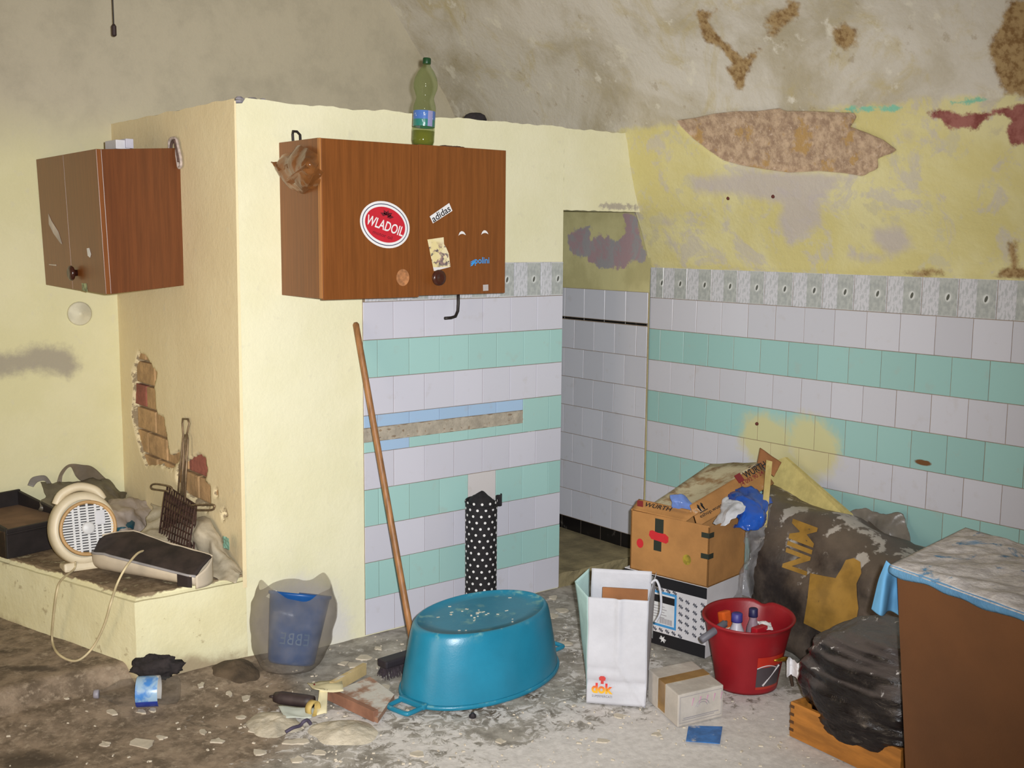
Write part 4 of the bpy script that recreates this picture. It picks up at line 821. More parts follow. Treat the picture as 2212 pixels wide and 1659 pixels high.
# clear film trailing from the carton down to the bucket, grey film behind the sack
o = thing('clear_film', 'torn clear plastic film hanging between the brown carton and black sack', 'plastic', tuple(on(1620, 1290, 0, .0)))
_, g = sheet([pxs([(1612, 1135, .12), (1640, 1110, .16), (1665, 1090, .2)]), pxs([(1608, 1200, .06), (1625, 1190, .06), (1645, 1180, .1)]), pxs([(1596, 1260, .02), (1612, 1250, .02), (1630, 1250, .06)]), pxs([(1586, 1295, .0), (1600, 1300, -.01), (1625, 1310, .04)])], 20, 40, .016, 3, 6, .005); part('film_sheet', g(), CLEAR, o, True, True)
o = thing('grey_film', 'translucent grey plastic film standing up behind the black sack', 'plastic', tuple(on(1900, 1150, 0, .5)))
_, g = sheet([pxs([(1835, 1108, .5), (1875, 1094, .52), (1905, 1110, .53), (1940, 1108, .54), (1962, 1145, .55)]), pxs([(1830, 1125, .48), (1875, 1125, .5), (1905, 1135, .5), (1935, 1140, .52), (1965, 1160, .53)]), pxs([(1830, 1150, .46), (1870, 1160, .46), (1900, 1170, .47), (1935, 1180, .48), (1968, 1190, .5)])], 30, 14, .014, 3, 8, .004); part('film_sheet', g(), film('grey_film', (134, 126, 116), .72, .35, .3), o, True, True, solid=.0008)
# ---- red bucket
bk = thing('mop_bucket', 'red oval plastic mop bucket holding cleaning bottles', 'bucket', tuple(FL(1612, 1478)), (0, 0, -.35))
RED = pm('bucket_red', (142, 20, 30), .45, .1, 5, bump=.05, bscale=120)
ba, bbw, bh, bf = .114, .104, .238, 1.5
def bwob(a_, j): return 1
def bring(k_, z, n_=64, dz=0): return k_, z
pb = [(k_, z_*1.05) for k_, z_ in [(0, .004), (.90, .004), (.97, .0), (1.0, .01), (1.02, .03), (1.10, .08), (1.20, .135), (1.30, .185), (1.36, .215), (1.40, .232), (1.47, .238), (1.50, .245), (1.47, .250), (1.40, .247), (1.36, .238), (1.28, .19), (1.17, .135), (1.06, .08), (.98, .03), (.94, .012), (0, .012)]]
mb = MB().lathe(pb, 72, ba, bbw, cap=False)
for p in mb.v:
    if p.z > .2: 
        ang = math.atan2(p.y/bbw, p.x/ba); p.z += (.010*math.sin(ang+.2)-.012*math.exp(-((ang-.75)/.14)**2))*((p.z-.2)/.05)
part('bucket_body', mb, RED, bk, False, True)
hb = [Vector((math.cos(t_)*ba*1.46, math.sin(t_)*bbw*1.50-.004, .232)) for t_ in (-2.35,)]
Rg = lambda x, y, z: WM[bk.name].inverted() @ FL(x, y, z)
gA, gB = Rg(1514, 1384, .20), Rg(1568, 1346, .250)
part('bail', MB().tube([gB+(gB-gA).normalized()*.0, gB+Vector((.006, .01, 0))], .006, 8), STEEL, bk)
part('grip', MB().tube([gA, gA.lerp(gB, .03), gA.lerp(gB, .97), gB], [.010, .0135, .0135, .008], 14), pm('grip_grey', (98, 98, 106), .55), bk, False, True)
# label on the front of the bucket
lab = NT('bucket_label'); co = lab.sep(lab.coord('Object')); zz = co[2]
col = lab.mix(lab.step(zz, .105, .110), C(74, 66, 70), C(176, 44, 30)); lab.done(lab.mix(lab.step(zz, .034, .028), col, C(170, 50, 34)), .35)
def surf(t_, z, off=.0015):
    k_ = np.interp(z, [p[1] for p in pb[3:10]], [p[0] for p in pb[3:10]]); return Vector((ba*k_*math.cos(t_), bbw*k_*math.sin(t_), z))+Vector((math.cos(t_)/ba, math.sin(t_)/bbw, 0)).normalized()*off
tA, tB = -1.80, -.90
lo = part('label', MB().grid(lambda u, v_: surf(tA+(tB-tA)*u, .022+.125*v_), 16, 8), lab.mat, bk, False, True)
part('label_arc', MB().tube([surf(tA+(tB-tA)*(i/12)*.75, .082+.032*math.sin(math.pi*(.25+.6*i/12)), .003) for i in range(13)], .0018, 6), flat('label_line', (196, 190, 192)), lo)
part('mop_picture', MB().tube([surf(tA+.22, .036, .003), surf(tA+.75, .105, .003)], .0035, 6), flat('label_line', (196, 190, 192)), lo)
# things in the bucket
def bottle(name, label, xy, z0, rad, ht, body, capc, caprad=.014, group=None):
    o = thing(name, label, 'bottle', (xy[0], xy[1], z0))
    part('bottle_body', MB().lathe([(rad*.9, 0), (rad, .006), (rad, ht*.62), (rad*.86, ht*.74), (rad*.5, ht*.86), (caprad*.95, ht*.90), (caprad*.95, ht*.93)], 24), body, o, smooth=True)
    part('cap', MB().lathe([(caprad*1.15, ht*.90), (caprad*1.2, ht*.92), (caprad*1.15, ht*1.02), (caprad*.95, ht*1.03), (0, ht*1.03)], 18), capc, o, smooth=True); return o
W2 = lambda x, y: tuple((FL(x, y, .25)).xy)
fB = 0.016; _c = FL(1612, 1478)
def W2(x, y):
    d_ = FL(x, y, .25)-Vector((_c.x, _c.y, .25)); return tuple((Vector((_c.x, _c.y))+d_.xy.normalized()*min(d_.length, .060)))
bottle('detergent_bottle', 'white bottle with a blue cap inside the red bucket', W2(1592, 1338), fB, .034, .250, pm('bottle_white', (186, 182, 190), .35), flat('cap_blue', (60, 56, 130)), .017)
bottle('detergent_bottle', 'hazy clear bottle with a dark blue cap inside the red bucket', W2(1630, 1322), fB, .026, .245, pm('bottle_hazy', (150, 128, 138), .3, .2), flat('cap_navy', (34, 34, 76)), .014)
o = thing('spray_bottle', 'red spray bottle with a trigger inside the bucket', 'bottle', (W2(1652, 1350)[0], W2(1652, 1350)[1], fB))
part('bottle_body', MB().lathe([(.028, 0), (.031, .01), (.031, .13), (.02, .17), (.013, .185), (.013, .20)], 22), pm('spray_red', (170, 28, 40), .35), o, smooth=True)
part('trigger_head', MB().box((-.034, -.014, .198), (.028, .014, .222), .005).box((.012, -.006, .165), (.02, .006, .2), .002), pm('spray_red', (170, 28, 40)), o)
o = part('paper_scrap', MB().grid(lambda u, v_: FL(1636+28*u+6*v_, 1342+16*v_+3*u, .226)+Vector((0, 0, .012*noise.noise(Vector((u*3, v_*3, 2))))), 8, 8), flat('paper_bright', (220, 218, 220)), None, solid=.0015); tag(o, 'torn white paper resting on the bottles in the bucket', 'paper')
bc_ = FL(1612, 1478); od = (Vector((*W2(1538, 1312), 0))-Vector((bc_.x, bc_.y, 0))).normalized()
o = thing('orange_bottle', 'orange bottle leaning at the rear rim inside the red bucket', 'bottle', (bc_.x+od.x*.062, bc_.y+od.y*.062, fB+.01), (-.20*od.y, .20*od.x, 0))
part('bottle_body', MB().box((-.022, -.016, 0), (.022, .016, .228), .008), pm('orange_plastic', (206, 92, 34), .35), o); part('label', MB().box((-.0225, -.0165, .10), (.0225, .0165, .17), .003), pm('orange_label', (226, 206, 190), .4), o)
# ---- paper shopping bag
A0, B0 = FL(1266, 1519), FL(1394, 1529); fdv = (B0-A0); wd = fdv.length; fdn = fdv.normalized(); bkd = Vector((-fdn.y, fdn.x, 0)); bkd = bkd if bkd.y > 0 else -bkd
pg = thing('paper_bag', 'white paper shopping bag with a supermarket logo standing open on the floor', 'bag', tuple((A0+B0)/2))
bd_ = .155
H0 = (lambda: (lambda v: (CP+v*((A0-CP).dot(bkd)/v.dot(bkd))).z)(ray(1330, 1300)))()+.004
Hb = (lambda: (lambda v: (CP+v*((A0+bkd*bd_-CP).dot(bkd)/v.dot(bkd))).z)(ray(1335, 1231)))()
PAPER = pm('bag_paper', (188, 188, 194), .65, .07, 5, .35, 22); MINT = pm('bag_paper_mint', (160, 188, 184), .65, .1, 5, .35, 22)
def bagp(s1, d1, z): return A0+fdn*(s1*wd)+bkd*d1+Vector((0, 0, z))
wv = lambda p, k_=.004: p+Vector((noise.noise(p*9), noise.noise(p*9+Vector((5, 0, 0))), 0))*k_
def crease(u, v_): return .006*math.exp(-((v_-.36*(1-u)/.45)/.03)**2)*(u > .55)-.004*math.exp(-((v_-.33)/.02)**2)*(u < .55)+.010*math.exp(-((u-.52+.0*v_)/.05)**2)*(v_)*1-.008*math.exp(-((v_-.20)/.03)**2)
part('front_panel', MB().grid(lambda u, v_: wv(bagp(u, .0, .001+(H0-.001)*v_)-bkd*crease(u, v_)+bkd*.02*v_, .003*v_+.001), 30, 40), PAPER, pg, True, True, solid=.0009)
part('back_panel', MB().grid(lambda u, v_: wv(bagp(u*1.04-.02, bd_, .001+(Hb-.001)*v_), .004*v_), 20, 30), PAPER, pg, True, True, solid=.0009)
for sgn, nm in ((0, 'gusset'), (1, 'gusset')):
    part(nm, MB().grid(lambda u, v_: wv(bagp(sgn, bd_*u+.02*v_*(1-u), .001+((H0*(1-u)+Hb*u)-.001)*v_)+fdn*(1 if sgn == 0 else -1)*(-.050+.0 if sgn == 0 else .0)*v_*(1-abs(2*u-1))*1.0+fdn*(-.012 if sgn == 0 else .02)*v_*u, .003), 16, 30), MINT if sgn == 0 else PAPER, pg, True, True, solid=.0009)
part('bottom_panel', MB().add([bagp(0, 0, .002), bagp(1, 0, .002), bagp(1, bd_, .002), bagp(0, bd_, .002)], [(0, 1, 2, 3)]), PAPER, pg, True, solid=.001)
hp0 = bagp(1.02, bd_*.75, Hb*.93); part('handle', MB().tube(catmull([tuple(hp0+q) for q in (Vector((0, 0, 0)), fdn*.018+Vector((0, 0, .012)), fdn*.034+Vector((0, 0, -.03)), fdn*.036+Vector((0, 0, -.10)), fdn*.02-bkd*.03+Vector((0, 0, -.13)))], 6), .0045, 8), PAPER, pg, True, True)
FB = lambda s1, z: frame(bagp(s1, 0, z)-bkd*.004+bkd*.02*z/H0, fdn, (0, 0, 1))
ORG = NT('logo_orange'); cz = ORG.sep(ORG.coord(pos=True))[2]; lz = .062; ORG.done(ORG.mix(ORG.step(cz, lz-.016, lz+.012), C(222, 170, 40), C(206, 48, 50)), .5)
text_fit('dok', FB(.27, .060), wd*.36, .038, ORG.mat, pg, bold=.045, lift=.006)
text_fit('SUPERMERCATI', FB(.27, .032), wd*.34, .0085, GREYP, pg, lift=.006)
mb = MB().prism([(-.010, 0), (.010, 0), (.012, .010), (.006, .016), (-.006, .016), (-.012, .010)], .001, FB(.27, .088) @ Matrix.Translation((0, 0, .006))).box((-.005, -.012, .006), (.005, 0, .007), M=FB(.27, .088))
part('logo_mark', mb, flat('logo_red', (190, 60, 56)), pg, True)
o = part('cardboard_sheet', MB().hexa([bagp(.20, .05, .02), bagp(.98, .07, .02), bagp(.98, .076, .02), bagp(.20, .056, .02), bagp(.22, .05, H0+.028), bagp(.98, .07, H0+.022), bagp(.98, .076, H0+.022), bagp(.22, .056, H0+.028)], .001), CARDD, None, True); tag(o, 'flat brown cardboard sheet standing inside the white paper bag', 'cardboard')
# ---- small white carton with brown tape
c5 = lambda x, y: (1390+x/4.365, 1240+y/4.365)
fb, rb, lb_ = FL(*c5(320, 1450)), FL(*c5(745, 1345)), FL(*c5(40, 1195)); hz = .112
up_ = Vector((0, 0, hz)); bb_ = rb+lb_-fb
sc = thing('small_carton', 'small dusty white carton sealed with brown tape beside the red bucket', 'box', tuple((fb+bb_)/2))
WCM = pm('old_carton', (190, 182, 172), .8, .1, 8, .2, 60, dust=.3)
part('carton_body', MB().hexa([fb, rb, bb_, lb_, fb+up_, rb+up_, bb_+up_, lb_+up_*1.02], .004), WCM, sc, True)
TAPE = pm('brown_tape', (150, 116, 66), .35, .2, 10)
L3 = lambda s1, t1, z: fb+(rb-fb)*s1+(lb_-fb)*t1+Vector((0, 0, z))
part('tape', MB().hexa([L3(-.006, .42, hz), L3(1.0, .42, hz), L3(1.0, .64, hz), L3(-.006, .64, hz), L3(-.006, .42, hz+.0015), L3(1, .42, hz+.0015), L3(1, .64, hz+.0015), L3(-.006, .64, hz+.0015)]).hexa([L3(-.008, .42, .01), L3(.0, .42, .01), L3(.0, .64, .01), L3(-.008, .64, .01), L3(-.008, .42, hz+.001), L3(0, .42, hz+.001), L3(0, .64, hz+.001), L3(-.008, .64, hz+.001)]), TAPE, sc, True)
ff = frame(L3(.5, 0, hz*.5), rb-fb, (0, 0, 1)); fw = (rb-fb).length
mb = MB()
for x0_, x1_, y0_, y1_ in ((-.46, .46, .40, .405), (-.46, .46, -.40, -.395), (-.46, -.455, -.4, .4), (.455, .46, -.4, .4), (-.38, .40, -.27, -.255), (-.40, .30, -.32, -.31)): mb.box((x0_*fw, y0_*hz, 0), (x1_*fw, y1_*hz+.0004, .0012), M=ff)
mb.tube([ff @ Vector((.03*fw+.030*math.cos(t_), -.005+.028*math.sin(t_), .001)) for t_ in np.linspace(.3, 2.9, 14)], .0012, 5).tube([ff @ Vector((.03*fw+.022*math.cos(t_), -.005+.020*math.sin(t_), .001)) for t_ in np.linspace(.3, 2.9, 14)], .001, 5)
part('printing', mb, flat('print_faint', (150, 146, 150)), sc, True)
mb = MB()
for i in range(5): mb.prism([(-.2*fw+i*.03, .008), (-.195*fw+i*.03, .008), (-.18*fw+i*.03+.006, .034), (-.20*fw+i*.03+.004, .034)], .001, ff)
part('pink_scribble', mb, flat('pink_print', (196, 150, 172)), sc, True)
# ---- blue card
cc = [FL(*c5(*q), .003) for q in ((400, 1580), (720, 1605), (745, 1445), (425, 1435))]
o = part('blue_card', MB().hexa([p for p in cc]+[p+Vector((0, 0, .0022)) for p in cc]), pm('card_blue', (44, 108, 176), .45, .2, 30, dust=.25), None, True); tag(o, 'flat blue printed card lying in front of the small white carton', 'card')
# ---- wooden crate and garbage bag
OCH = pm('crate_wood', (172, 112, 44), .6, .2, 5, .2, 30, stretch=(6, 1, 6))
k0 = FL(1705, 1590); k1 = FL(1850, 1659); cdv = (k1-k0).normalized(); cdp = Vector((-cdv.y, cdv.x, 0)); cdp = cdp if cdp.x > 0 else -cdp; ch = .118
K = lambda s1, t1, z: k0+cdv*s1+cdp*t1+Vector((0, 0, z))
cr = thing('wooden_crate', 'low ochre wooden crate holding the black garbage bag', 'crate', tuple(k0))
def slab(s0, s1, t0, t1, z0, z1, nm='board'): return part(nm, MB().hexa([K(s0, t0, z0), K(s1, t0, z0), K(s1, t1, z0), K(s0, t1, z0), K(s0, t0, z1), K(s1, t0, z1), K(s1, t1, z1), K(s0, t1, z1)], .002), OCH, cr, True)
slab(0, .42, 0, .014, 0, ch); slab(0, .014, .014, .36, 0, ch); slab(.406, .42, .014, .36, 0, ch); slab(0, .42, .36, .374, 0, ch); slab(.014, .406, .014, .36, .004, .014, 'base_board')
mb = MB()
for i in range(4): mb.hexa([K(-.001, -.001, .02+i*.026), K(.016, -.001, .02+i*.026), K(.016, .0, .02+i*.026), K(-.001, 0, .02+i*.026), K(-.001, -.001, .030+i*.026), K(.016, -.001, .030+i*.026), K(.016, 0, .030+i*.026), K(-.001, 0, .030+i*.026)])
part('finger_joint', mb, pm('joint_dark', (84, 54, 26), .7), cr, True)
def bagmat():
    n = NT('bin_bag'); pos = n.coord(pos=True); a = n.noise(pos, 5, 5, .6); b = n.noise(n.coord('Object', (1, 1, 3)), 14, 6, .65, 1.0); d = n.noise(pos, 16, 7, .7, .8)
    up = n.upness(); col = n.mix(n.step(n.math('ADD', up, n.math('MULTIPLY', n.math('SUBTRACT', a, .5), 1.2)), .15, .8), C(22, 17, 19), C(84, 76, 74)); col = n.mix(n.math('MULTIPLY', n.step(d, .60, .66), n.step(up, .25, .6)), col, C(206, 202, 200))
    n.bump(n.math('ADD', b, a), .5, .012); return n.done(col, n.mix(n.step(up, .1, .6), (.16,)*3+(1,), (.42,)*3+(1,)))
gb = thing('garbage_bag', 'bulging black garbage bag sitting in the ochre crate', 'bag', tuple(K(.21, .18, .014)))
gc = K(.235, .185, .205)
def bagblob(u, v_):
    a_ = 2*math.pi*u; ph = math.pi*v_; d = Vector((math.sin(ph)*math.cos(a_), math.sin(ph)*math.sin(a_), math.cos(ph)))
    sq = Vector([math.copysign(abs(c_)**.8, c_) for c_ in d]); p = cdv*(sq.x*.275)+cdp*(sq.y*.225)+Vector((0, 0, sq.z*(.195 if sq.z > 0 else .185)))
    k_ = 1+.10*noise.noise(d*2.1+Vector((3, 0, 0)))+.055*noise.noise(Vector((d.x*2, d.y*2, d.z*13)))+.02*noise.noise(d*14); q = gc+p*k_
    return Vector((q.x, q.y, max(q.z, .016)))
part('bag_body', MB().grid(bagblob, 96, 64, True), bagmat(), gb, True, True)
fl_pts = pxs([(1788, 1545, -.47), (1800, 1590, -.475), (1830, 1608, -.475), (1870, 1606, -.47), (1900, 1590, -.46)])
top_pts = pxs([(1780, 1510, -.45), (1800, 1535, -.455), (1835, 1550, -.455), (1880, 1555, -.455), (1915, 1560, -.45)])
mid_pts = [a_.lerp(b_, .5)+Vector((-.012, 0, 0)) for a_, b_ in zip(fl_pts, top_pts)]
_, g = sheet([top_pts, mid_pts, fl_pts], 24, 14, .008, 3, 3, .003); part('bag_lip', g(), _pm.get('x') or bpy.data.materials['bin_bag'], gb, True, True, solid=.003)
# tap and torn paper between bucket and bag
q = FL(1668, 1447, .12)
o = thing('brass_fitting', 'small brass tap fitting lying against the red bucket', 'fitting', tuple(FL(1705, 1480)))
part('tube', MB().tube([FL(1672, 1427, .13), FL(1692, 1424, .125), FL(1703, 1424, .12)], [.004, .009, .008], 10), pm('brass', (176, 136, 50), .25, .2, metal=.9), o, True, True)
part('stem', MB().tube([FL(1700, 1424, .12), FL(1708, 1455, .05), FL(1712, 1482, .004)], .006, 8), pm('stem_brown', (76, 58, 44), .8), o, True, True)
o = part('torn_paper', MB().grid(lambda u, v_: FL(1700+32*u, 1428+34*v_-6*math.sin(6*u), .13-.05*v_)+Vector((0, 0, .02*noise.noise(Vector((u*4, v_*4, 3))))), 10, 10), flat('paper_bright', (220, 218, 220)), None, solid=.002); tag(o, 'crumpled torn white paper between red bucket and garbage bag', 'paper')
# ---- brown chest with dusty blue cloth
zt = .75; cA, cB, cD = FL(1925, 1222, zt), FL(2212, 1325, zt), FL(2075, 1143, zt)
e1 = (cB-cA).normalized(); e2 = Vector((-e1.y, e1.x, 0)); e2 = e2 if e2.x > 0 else -e2; L1 = .80
cA2 = cA+e1*.02; sh = Vector((.055, -.045, 0))
chs = thing('brown_chest', 'brown particle board chest under a dusty blue cloth beside the right wall', 'cabinet', tuple(Vector((cA.x, cA.y, 0))+e1*.4+e2*.22))
z_ = Vector((0, 0, zt-.005))
bpt = lambda s1, t1, top: Vector((cA2.x, cA2.y, 0))+e1*s1+e2*t1+(z_ if top else sh)
CHM = pm('particle_board', (98, 60, 28), .6, .1, 3, .1, 120)
part('front_panel', MB().hexa([bpt(0, 0, 0), bpt(L1, 0, 0), bpt(L1, .018, 0), bpt(0, .018, 0), bpt(0, 0, 1), bpt(L1, 0, 1), bpt(L1, .018, 1), bpt(0, .018, 1)], .001), CHM, chs, True)
part('carcass', MB().hexa([bpt(.004, .018, 0), bpt(L1, .018, 0), bpt(L1, .46, 0), bpt(.004, .46, 0), bpt(.004, .018, 1), bpt(L1, .018, 1), bpt(L1, .46, 1), bpt(.004, .46, 1)], .002), VEND, chs, True)
def dusttop():
    n = NT('dusty_cloth'); pos = n.coord(pos=True); a = n.noise(pos, 9, 7, .7, .6); b = n.noise(pos, 40, 5, .65); c = n.noise(pos, 3, 4)
    blue = n.mix(n.step(c, .4, .6), C(66, 112, 150), C(92, 140, 176)); wh = n.mix(n.step(b, .35, .65), C(184, 178, 176), C(210, 204, 200))
    m = n.math('MULTIPLY', n.step(a, .36, .44), n.step(n.upness(), .55, .85)); n.bump(n.math('ADD', a, b), .5, .01); return n.done(n.mix(m, blue, wh), .85)
DT = dusttop()
tl = thing('blue_cloth', 'pale blue cloth covered in plaster dust draped over the brown chest', 'cloth', tuple(cA+Vector((.2, -.1, .0))))
cC = cD+e1*L1; tpz = zt-.003
mb = MB()
def topf(u, v_):
    p = (cA-e2*.006).lerp(cA-e2*.006+e1*L1, u).lerp((cD+e2*.02).lerp(cC+e2*.02, u), v_); edge = min(u, v_, 1-v_)
    return Vector((p.x, p.y, tpz+.004+(.010*noise.noise(p*7)+.008*noise.noise(p*22)+.006)*min(1, edge*14)))
mb.grid(topf, 70, 50)
part('cloth_top', mb, DT, tl, True, True, solid=.003)
mb = MB().grid(lambda u, v_: topf(u, 0)+Vector((0, 0, -.0-.020*v_*(1+.5*noise.noise(Vector((u*9, 0, 0))))))-e2*.004*math.sin(v_*3), 60, 4)
part('front_hem', mb, DT, tl, True, True, solid=.002)
BCL = pm('blue_cloth', (92, 150, 190), .8, .18, 5, stretch=(3, 3, .5))
dp = lambda x, y, k_: on(x, y, 1, cA.y+k_)
_, g = sheet([[dp(1916, 1211, .01), dp(1925, 1219, .0), dp(1934, 1228, -.005), dp(1946, 1240, -.004)], [dp(1900, 1248, .03), dp(1915, 1252, .01), dp(1930, 1258, .025), dp(1947, 1264, .008)], [dp(1889, 1285, .04), dp(1908, 1292, .012), dp(1926, 1290, .035), dp(1947, 1298, .01)], [dp(1882, 1316, .045), dp(1902, 1331, .014), dp(1922, 1320, .04), dp(1947, 1333, .012)]], 40, 24, .003, 3, 4)
part('cloth_drape', g(), BCL, tl, True, True, solid=.002)
# ================================================================== ON THE HEARTH
H = lambda x, y, z=HT: FL(x, y, z)
# dark oven tray
BLKP = pm('tray_black', (34, 28, 28), .6, .25, 10); TRB = pm('tray_dusty', (118, 92, 70), .9, .18, 8)
t0 = H(27, 1207); t1 = H(130, 1183); tdx = (t1-t0).normalized(); tdy = Vector((-tdx.y, tdx.x, 0)); tdy = tdy if tdy.y > 0 else -tdy
tr = thing('oven_drawer', 'black metal drawer with a dusty brown floor lying on the hearth', 'tray', tuple(t0))
Tq = lambda s1, d1, z: t0+tdx*s1+tdy*d1+Vector((0, 0, z))
def tslab(nm, s0, s1, d0, d1, z0, z1, mat, r0=0, r1=0): part(nm, MB().hexa([Tq(s0, d0, z0), Tq(s1, d0, z0), Tq(s1, d1, z0), Tq(s0, d1, z0), Tq(s0, d0, z1), Tq(s1, d0, z1), Tq(s1, d1, z1+r0), Tq(s0, d1, z1+r0)], .003), mat, tr, True)
Lx, Ly = .26, .40
tslab('front_wall', -.02, Lx, 0, .014, .001, .118, BLKP)
tslab('bottom', -.02, Lx, .014, Ly, .001, .110, TRB)
tslab('back_wall', -.02, Lx, Ly-.014, Ly, .001, .175, BLKP)
tslab('side_wall', Lx-.014, Lx, .014, Ly-.014, .001, .120, BLKP, .05); tslab('side_wall', -.02, -.006, .014, Ly-.014, .001, .120, BLKP, .05)
tslab('rail', -.02, Lx-.02, -.004, .0, .095, .104, BLKP)
# fan heater
hx = H(188, 1228); fd_ = Vector((-.10, -.995, 0)).normalized(); sd_ = Vector((-fd_.y, fd_.x, 0)); sd_ = sd_ if sd_.x > 0 else -sd_
fh = thing('fan_heater', 'cream plastic fan heater with a round slotted grille standing on the hearth', 'heater', tuple(hx))
CR = pm('heater_cream', (214, 200, 170), .45, .08, 6); CRD = pm('heater_tan', (188, 150, 100), .5, .1, 6); GRL = pm('grille_white', (206, 206, 206), .45, .05)
tl_ = .20; upv = (Vector((0, 0, 1))*math.cos(tl_)-fd_*math.sin(tl_)).normalized(); fv = (fd_*math.cos(tl_)+Vector((0, 0, 1))*math.sin(tl_)).normalized()
hc_ = hx+upv*.152-fd_*.0
HM = Matrix(((sd_.x, upv.x, fv.x, hc_.x), (sd_.y, upv.y, fv.y, hc_.y), (sd_.z, upv.z, fv.z, hc_.z), (0, 0, 0, 1)))   # local x right, y up, z out of the grille
part('shell', MB().lathe([(.02, -.085), (.085, -.083), (.112, -.070), (.122, -.045), (.122, .0), (.118, .018), (.106, .026), (.096, .024)], 56, 1.0, 1.14, HM, cap=False), CR, fh, True, True)
part('rear_cover', MB().lathe([(.0, -.086), (.03, -.086)], 24, M=HM), CR, fh, True, True)
RM = HM @ Matrix.Translation((.012, .0, 0)); RR = .093
part('tan_ring', MB().lathe([(.090, .020), (.094, .032), (.101, .034), (.105, .028), (.104, .018)], 56, M=RM, cap=False), CRD, fh, True, True)
part('dark_inside', MB().lathe([(0, .004), (.091, .004), (.092, .02)], 40, M=RM, cap=False), flat('inside_dark', (40, 36, 38)), fh, True)
for i in range(17):
    y = -.080+i*.010; hw = math.sqrt(max(RR**2-y*y, 0)); part('slat', MB().box((-hw, -.0028, .020), (hw, .0028, .026), 0, RM @ Matrix.Translation((0, y, 0))), GRL, fh, True)
for x_ in (-.052, -.030, 0, .030, .052):
    hh = math.sqrt(RR**2-x_*x_); part('rib', MB().box((-.004, -hh, .021), (.004, hh, .028), 0, RM @ Matrix.Translation((x_, 0, 0))), GRL, fh, True)
part('hub', MB().lathe([(.024, .022), (.024, .030), (.018, .033), (0, .034)], 24, M=RM), GRL, fh, True, True)
part('badge', MB().box((-.017, -.026, .024), (.017, .026, .030), .002, RM @ Matrix.Translation((.046, .035, 0))), flat('badge_grey', (196, 196, 200)), fh, True)
part('handle', MB().tube(catmull([tuple(HM @ Vector(p)) for p in ((-.085, .100, -.03), (-.060, .138, -.03), (0, .158, -.03), (.060, .138, -.03), (.085, .100, -.03))], 6), .017, 12), CR, fh, True, True)
part('foot', MB().box((-.085, -.158, -.075), (.085, -.122, .020), .010, HM), CR, fh, True)
cd = [tuple(HM @ Vector((-.045, -.12, .03)))]+[tuple(p) for p in (H(160, 1230, HT+.01), H(133, 1253, HT+.004), FL(131, 1275, .33)+Vector((-.012, 0, 0)), FL(125, 1330, .22)+Vector((-.015, 0, .0)), FL(113, 1385, .11), FL(128, 1415, .106), FL(165, 1428, .106), FL(200, 1400, .15), FL(225, 1352, .24), FL(240, 1302, .335)+Vector((0, 0, .0)), H(253, 1262, HT+.03), H(272, 1226, HT+.085), H(296, 1197, HT+.105), H(312, 1190, HT+.10))]
part('cord', MB().tube(catmull(cd, 8), .0042, 8), pm('cord_cream', (204, 188, 150), .6), fh, True, True)
# long shell with black pad
s0, s1 = H(196, 1236), H(424, 1276); sv = (s1-s0); sl = sv.length; sn = sv.normalized(); sp = Vector((-sn.y, sn.x, 0)); sp = sp if sp.x > 0 else -sp
cs = thing('padded_case', 'long cream plastic case with a black padded top lying on the hearth edge', 'case', tuple((s0+s1)/2))
def foot(u):           # half width and height along its length
    return (np.interp(u, [0, .02, .05, .12, .25, .5, .8, .97, 1], [.02, .042, .058, .074, .080, .066, .060, .056, .046]), np.interp(u, [0, .2, .5, 1], [.075, .09, .072, .05]))
mid_ = lambda u: s0+sn*(sl*u)+sp*.045
def shellf(u, v_):
    w_, h_ = foot(v_); a_ = math.pi*u; k_ = math.cos(a_); return mid_(v_)+sp*(w_*k_*(1 if abs(k_) < .99 else 1))+Vector((0, 0, .004+h_*(1-math.sin(a_)**.6*.96)+.05*(1+k_)/2*(1-math.sin(a_)**.6*.9)))
part('case_shell', MB().grid(shellf, 20, 30), pm('case_cream', (196, 182, 160), .5, .1, 6), cs, True, True, solid=.004)
part('black_pad', MB().grid(lambda u, v_: (lambda w_, h_: mid_(.01+.985*v_)+sp*(w_*.97*(2*u-1))+Vector((0, 0, h_-.006+.05*u+.004+.012*math.sin(math.pi*u)*(1-.6*v_)+.004*noise.noise(Vector((u*3, v_*6, 4))))))(*foot(.01+.985*v_)), 14, 36), pm('pad_black', (50, 40, 36), .75, .35, 12), cs, True, True, solid=.005)
part('rim_cord', MB().tube([mid_(v_)-sp*foot(v_)[0]+Vector((0, 0, foot(v_)[1]+.002)) for v_ in np.linspace(0, 1, 20)], .005, 8), pm('rim_grey', (150, 146, 146), .5), cs, True, True)
part('front_end', MB().grid(lambda u, v_: (lambda w_, h_: mid_(1.0)+sp*(w_*(2*u-1))+Vector((0, 0, .006+(h_-.004+.05*u)*v_))+sn*.012*math.sin(math.pi*u))(*foot(1.0)), 10, 6), pm('case_cream', (196, 182, 160)), cs, True, True, solid=.003)
part('black_band', MB().grid(lambda u, v_: (lambda w_, h_: mid_(.86+.12*u)-sp*(w_+.003)+Vector((0, 0, .012+(h_-.012)*v_)))(*foot(.86+.12*u)), 4, 4), pm('band_black', (40, 30, 30), .6), cs, True, solid=.003)
